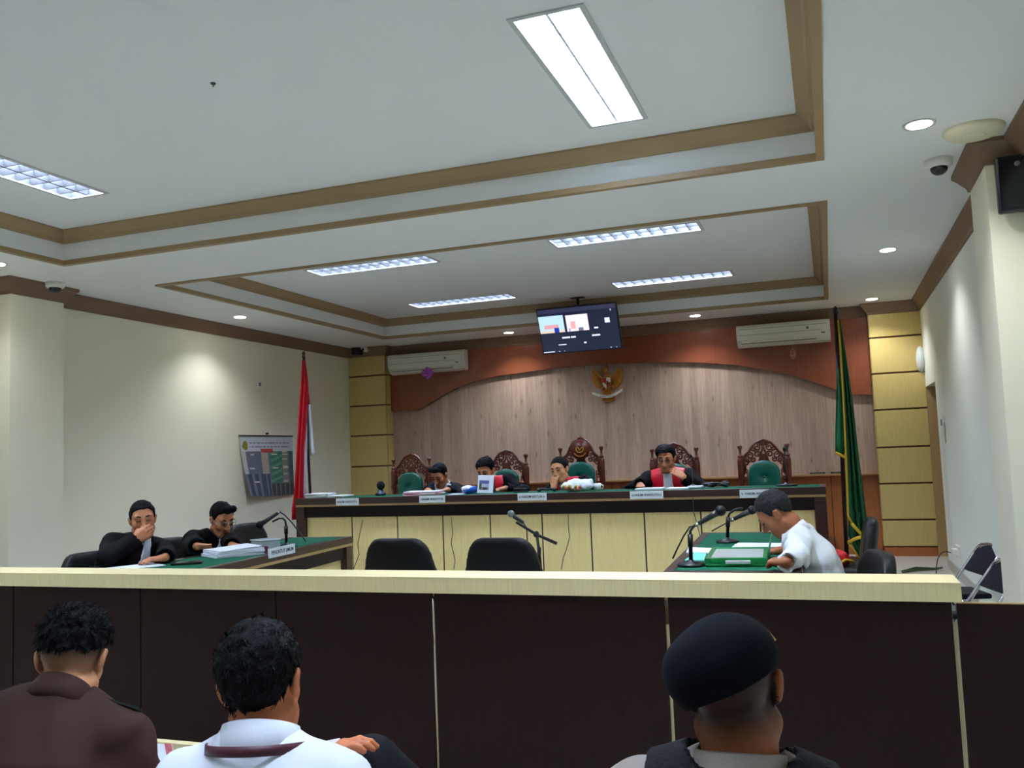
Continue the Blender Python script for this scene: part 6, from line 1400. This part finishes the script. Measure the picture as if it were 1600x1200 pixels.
# boom microphone stand before the bench
MY = 6.0; b = atY(844, 889, MY); fx = Vector((b.x+0.012, MY, FLOOR_C)); t = thing('boom_microphone', 'boom microphone stand between the right chair back and the bench', 'microphone stand', fx)
L = lambda x, y: atY(x, y, MY)-fx
MB().tube([(0, 0, 0.03), L(843.5, 880), L(842.5, 862), L(838.5, 835)], [0.014, 0.014, 0.011, 0.011], 8).build('pole', m_black, t)
MB().tube([L(842.6, 866), L(842.2, 855)], 0.015, 8).build('sleeve', m_black, t)
MB().tube([L(806.6, 816), L(838, 834.8), L(870, 849.5)], [0.009, 0.011, 0.012], 8).build('boom', m_black, t); MB().ball(L(838, 834.8), (0.024, 0.02, 0.024), 10, 8).build('clamp', m_black, t)
MB().tube([L(818, 817), L(803, 806.5)], [0.012, 0.017], 10).build('microphone', mat('mic_grey', rgb(44, 46, 50), 0.4), t); MB().ball(L(798.5, 803), (0.026, 0.026, 0.026), 14, 10).build('grille', mat('mic_silver', rgb(128, 140, 138), 0.4, metal=0.6), t)
MB().tube([L(818, 817), L(823, 826), L(824, 850), L(828, 880), L(832, 900)], 0.0045, 6).build('cable', m_cable, t)
for k in range(3): a_ = k*2.094+0.4; MB().tube([(0, 0, 0.14), (0.26*math.cos(a_), 0.26*math.sin(a_), 0.012)], 0.009, 8).build('tripod_leg', m_black, t)
# cables by the right wall
a_, b_ = atZ(1410, 896, FLOOR_C), atZ(1482, 888, FLOOR_C); t = thing('cable_bundle', 'dark green cable bundle on the floor before the right pilaster', 'cable', (a_.x, a_.y, FLOOR_C))
for k in range(3): MB().tube([(0.0, k*0.03, 0.012), ((b_.x-a_.x)*0.3, (b_.y-a_.y)*0.33+0.03*k, 0.014+0.01*k), ((b_.x-a_.x)*0.7, (b_.y-a_.y)*0.62+0.02*k, 0.014), (b_.x-a_.x-0.06, b_.y-a_.y-0.05, 0.014)], 0.008, 6).build('cable', mat('cable_green', rgb(52, 66, 46), 0.5), t)
sk_ = atX(1497, 862, XR); t = thing('wall_cable', 'thin dark cable looping from the low wall socket to the floor', 'cable', (XR, sk_.y, sk_.z))
MB().tube([(-0.06-0.11*math.sin(k*0.157), 0.28*(k/10)**1.2, -0.01+0.02*math.sin(k*0.314)+(FLOOR_C-sk_.z+0.016)*(k/10)**2.2) for k in range(11)], 0.005, 6).build('cable', m_cable, t)
# documents of the two men in the foreground
P0, P1, P2, P3 = atD(226, 1161, 2.42), atD(269, 1163, 2.42), atD(288, 1250, 2.28), atD(236, 1250, 2.28); bse = P3
t = thing('certificate', 'white document with a red patterned border held by the man in brown', 'document', bse)
nrm_ = (P1-P0).cross(P3-P0).normalized()*0.002
def slab(a, b, c, d, m, nm, off): v = [q_-bse+nrm_*off for q_ in (a, b, c, d)]; v += [q_+nrm_ for q_ in v]; return MB().add(v, [(0, 3, 2, 1), (4, 5, 6, 7), (0, 1, 5, 4), (1, 2, 6, 5), (2, 3, 7, 6), (3, 0, 4, 7)]).build(nm, m, t)
slab(P0, P1, P2, P3, m_paper, 'sheet', 0)
u0, u1 = 0.72, 0.98; sgn = -1.2 if nrm_.dot(CAMPOS-P0) < 0 else 1.2
slab(P0.lerp(P1, u0), P0.lerp(P1, u1), P3.lerp(P2, u1), P3.lerp(P2, u0), mat('border_red', rgb(186, 84, 88), 0.6, var=0.45, vscale=160), 'border', sgn)
P0, P1, P2, P3 = atD(497, 1160, 2.0), atD(531, 1153, 2.05), atD(540, 1185, 1.98), atD(505, 1195, 1.93); bse = P3
t = thing('folded_paper', 'lavender folded paper in the hand of the man in white', 'paper', bse); nrm_ = (P1-P0).cross(P3-P0).normalized()*0.003
slab(P0, P1, P2, P3, mat('paper_lavender', rgb(206, 196, 222), 0.6), 'sheet', 0)
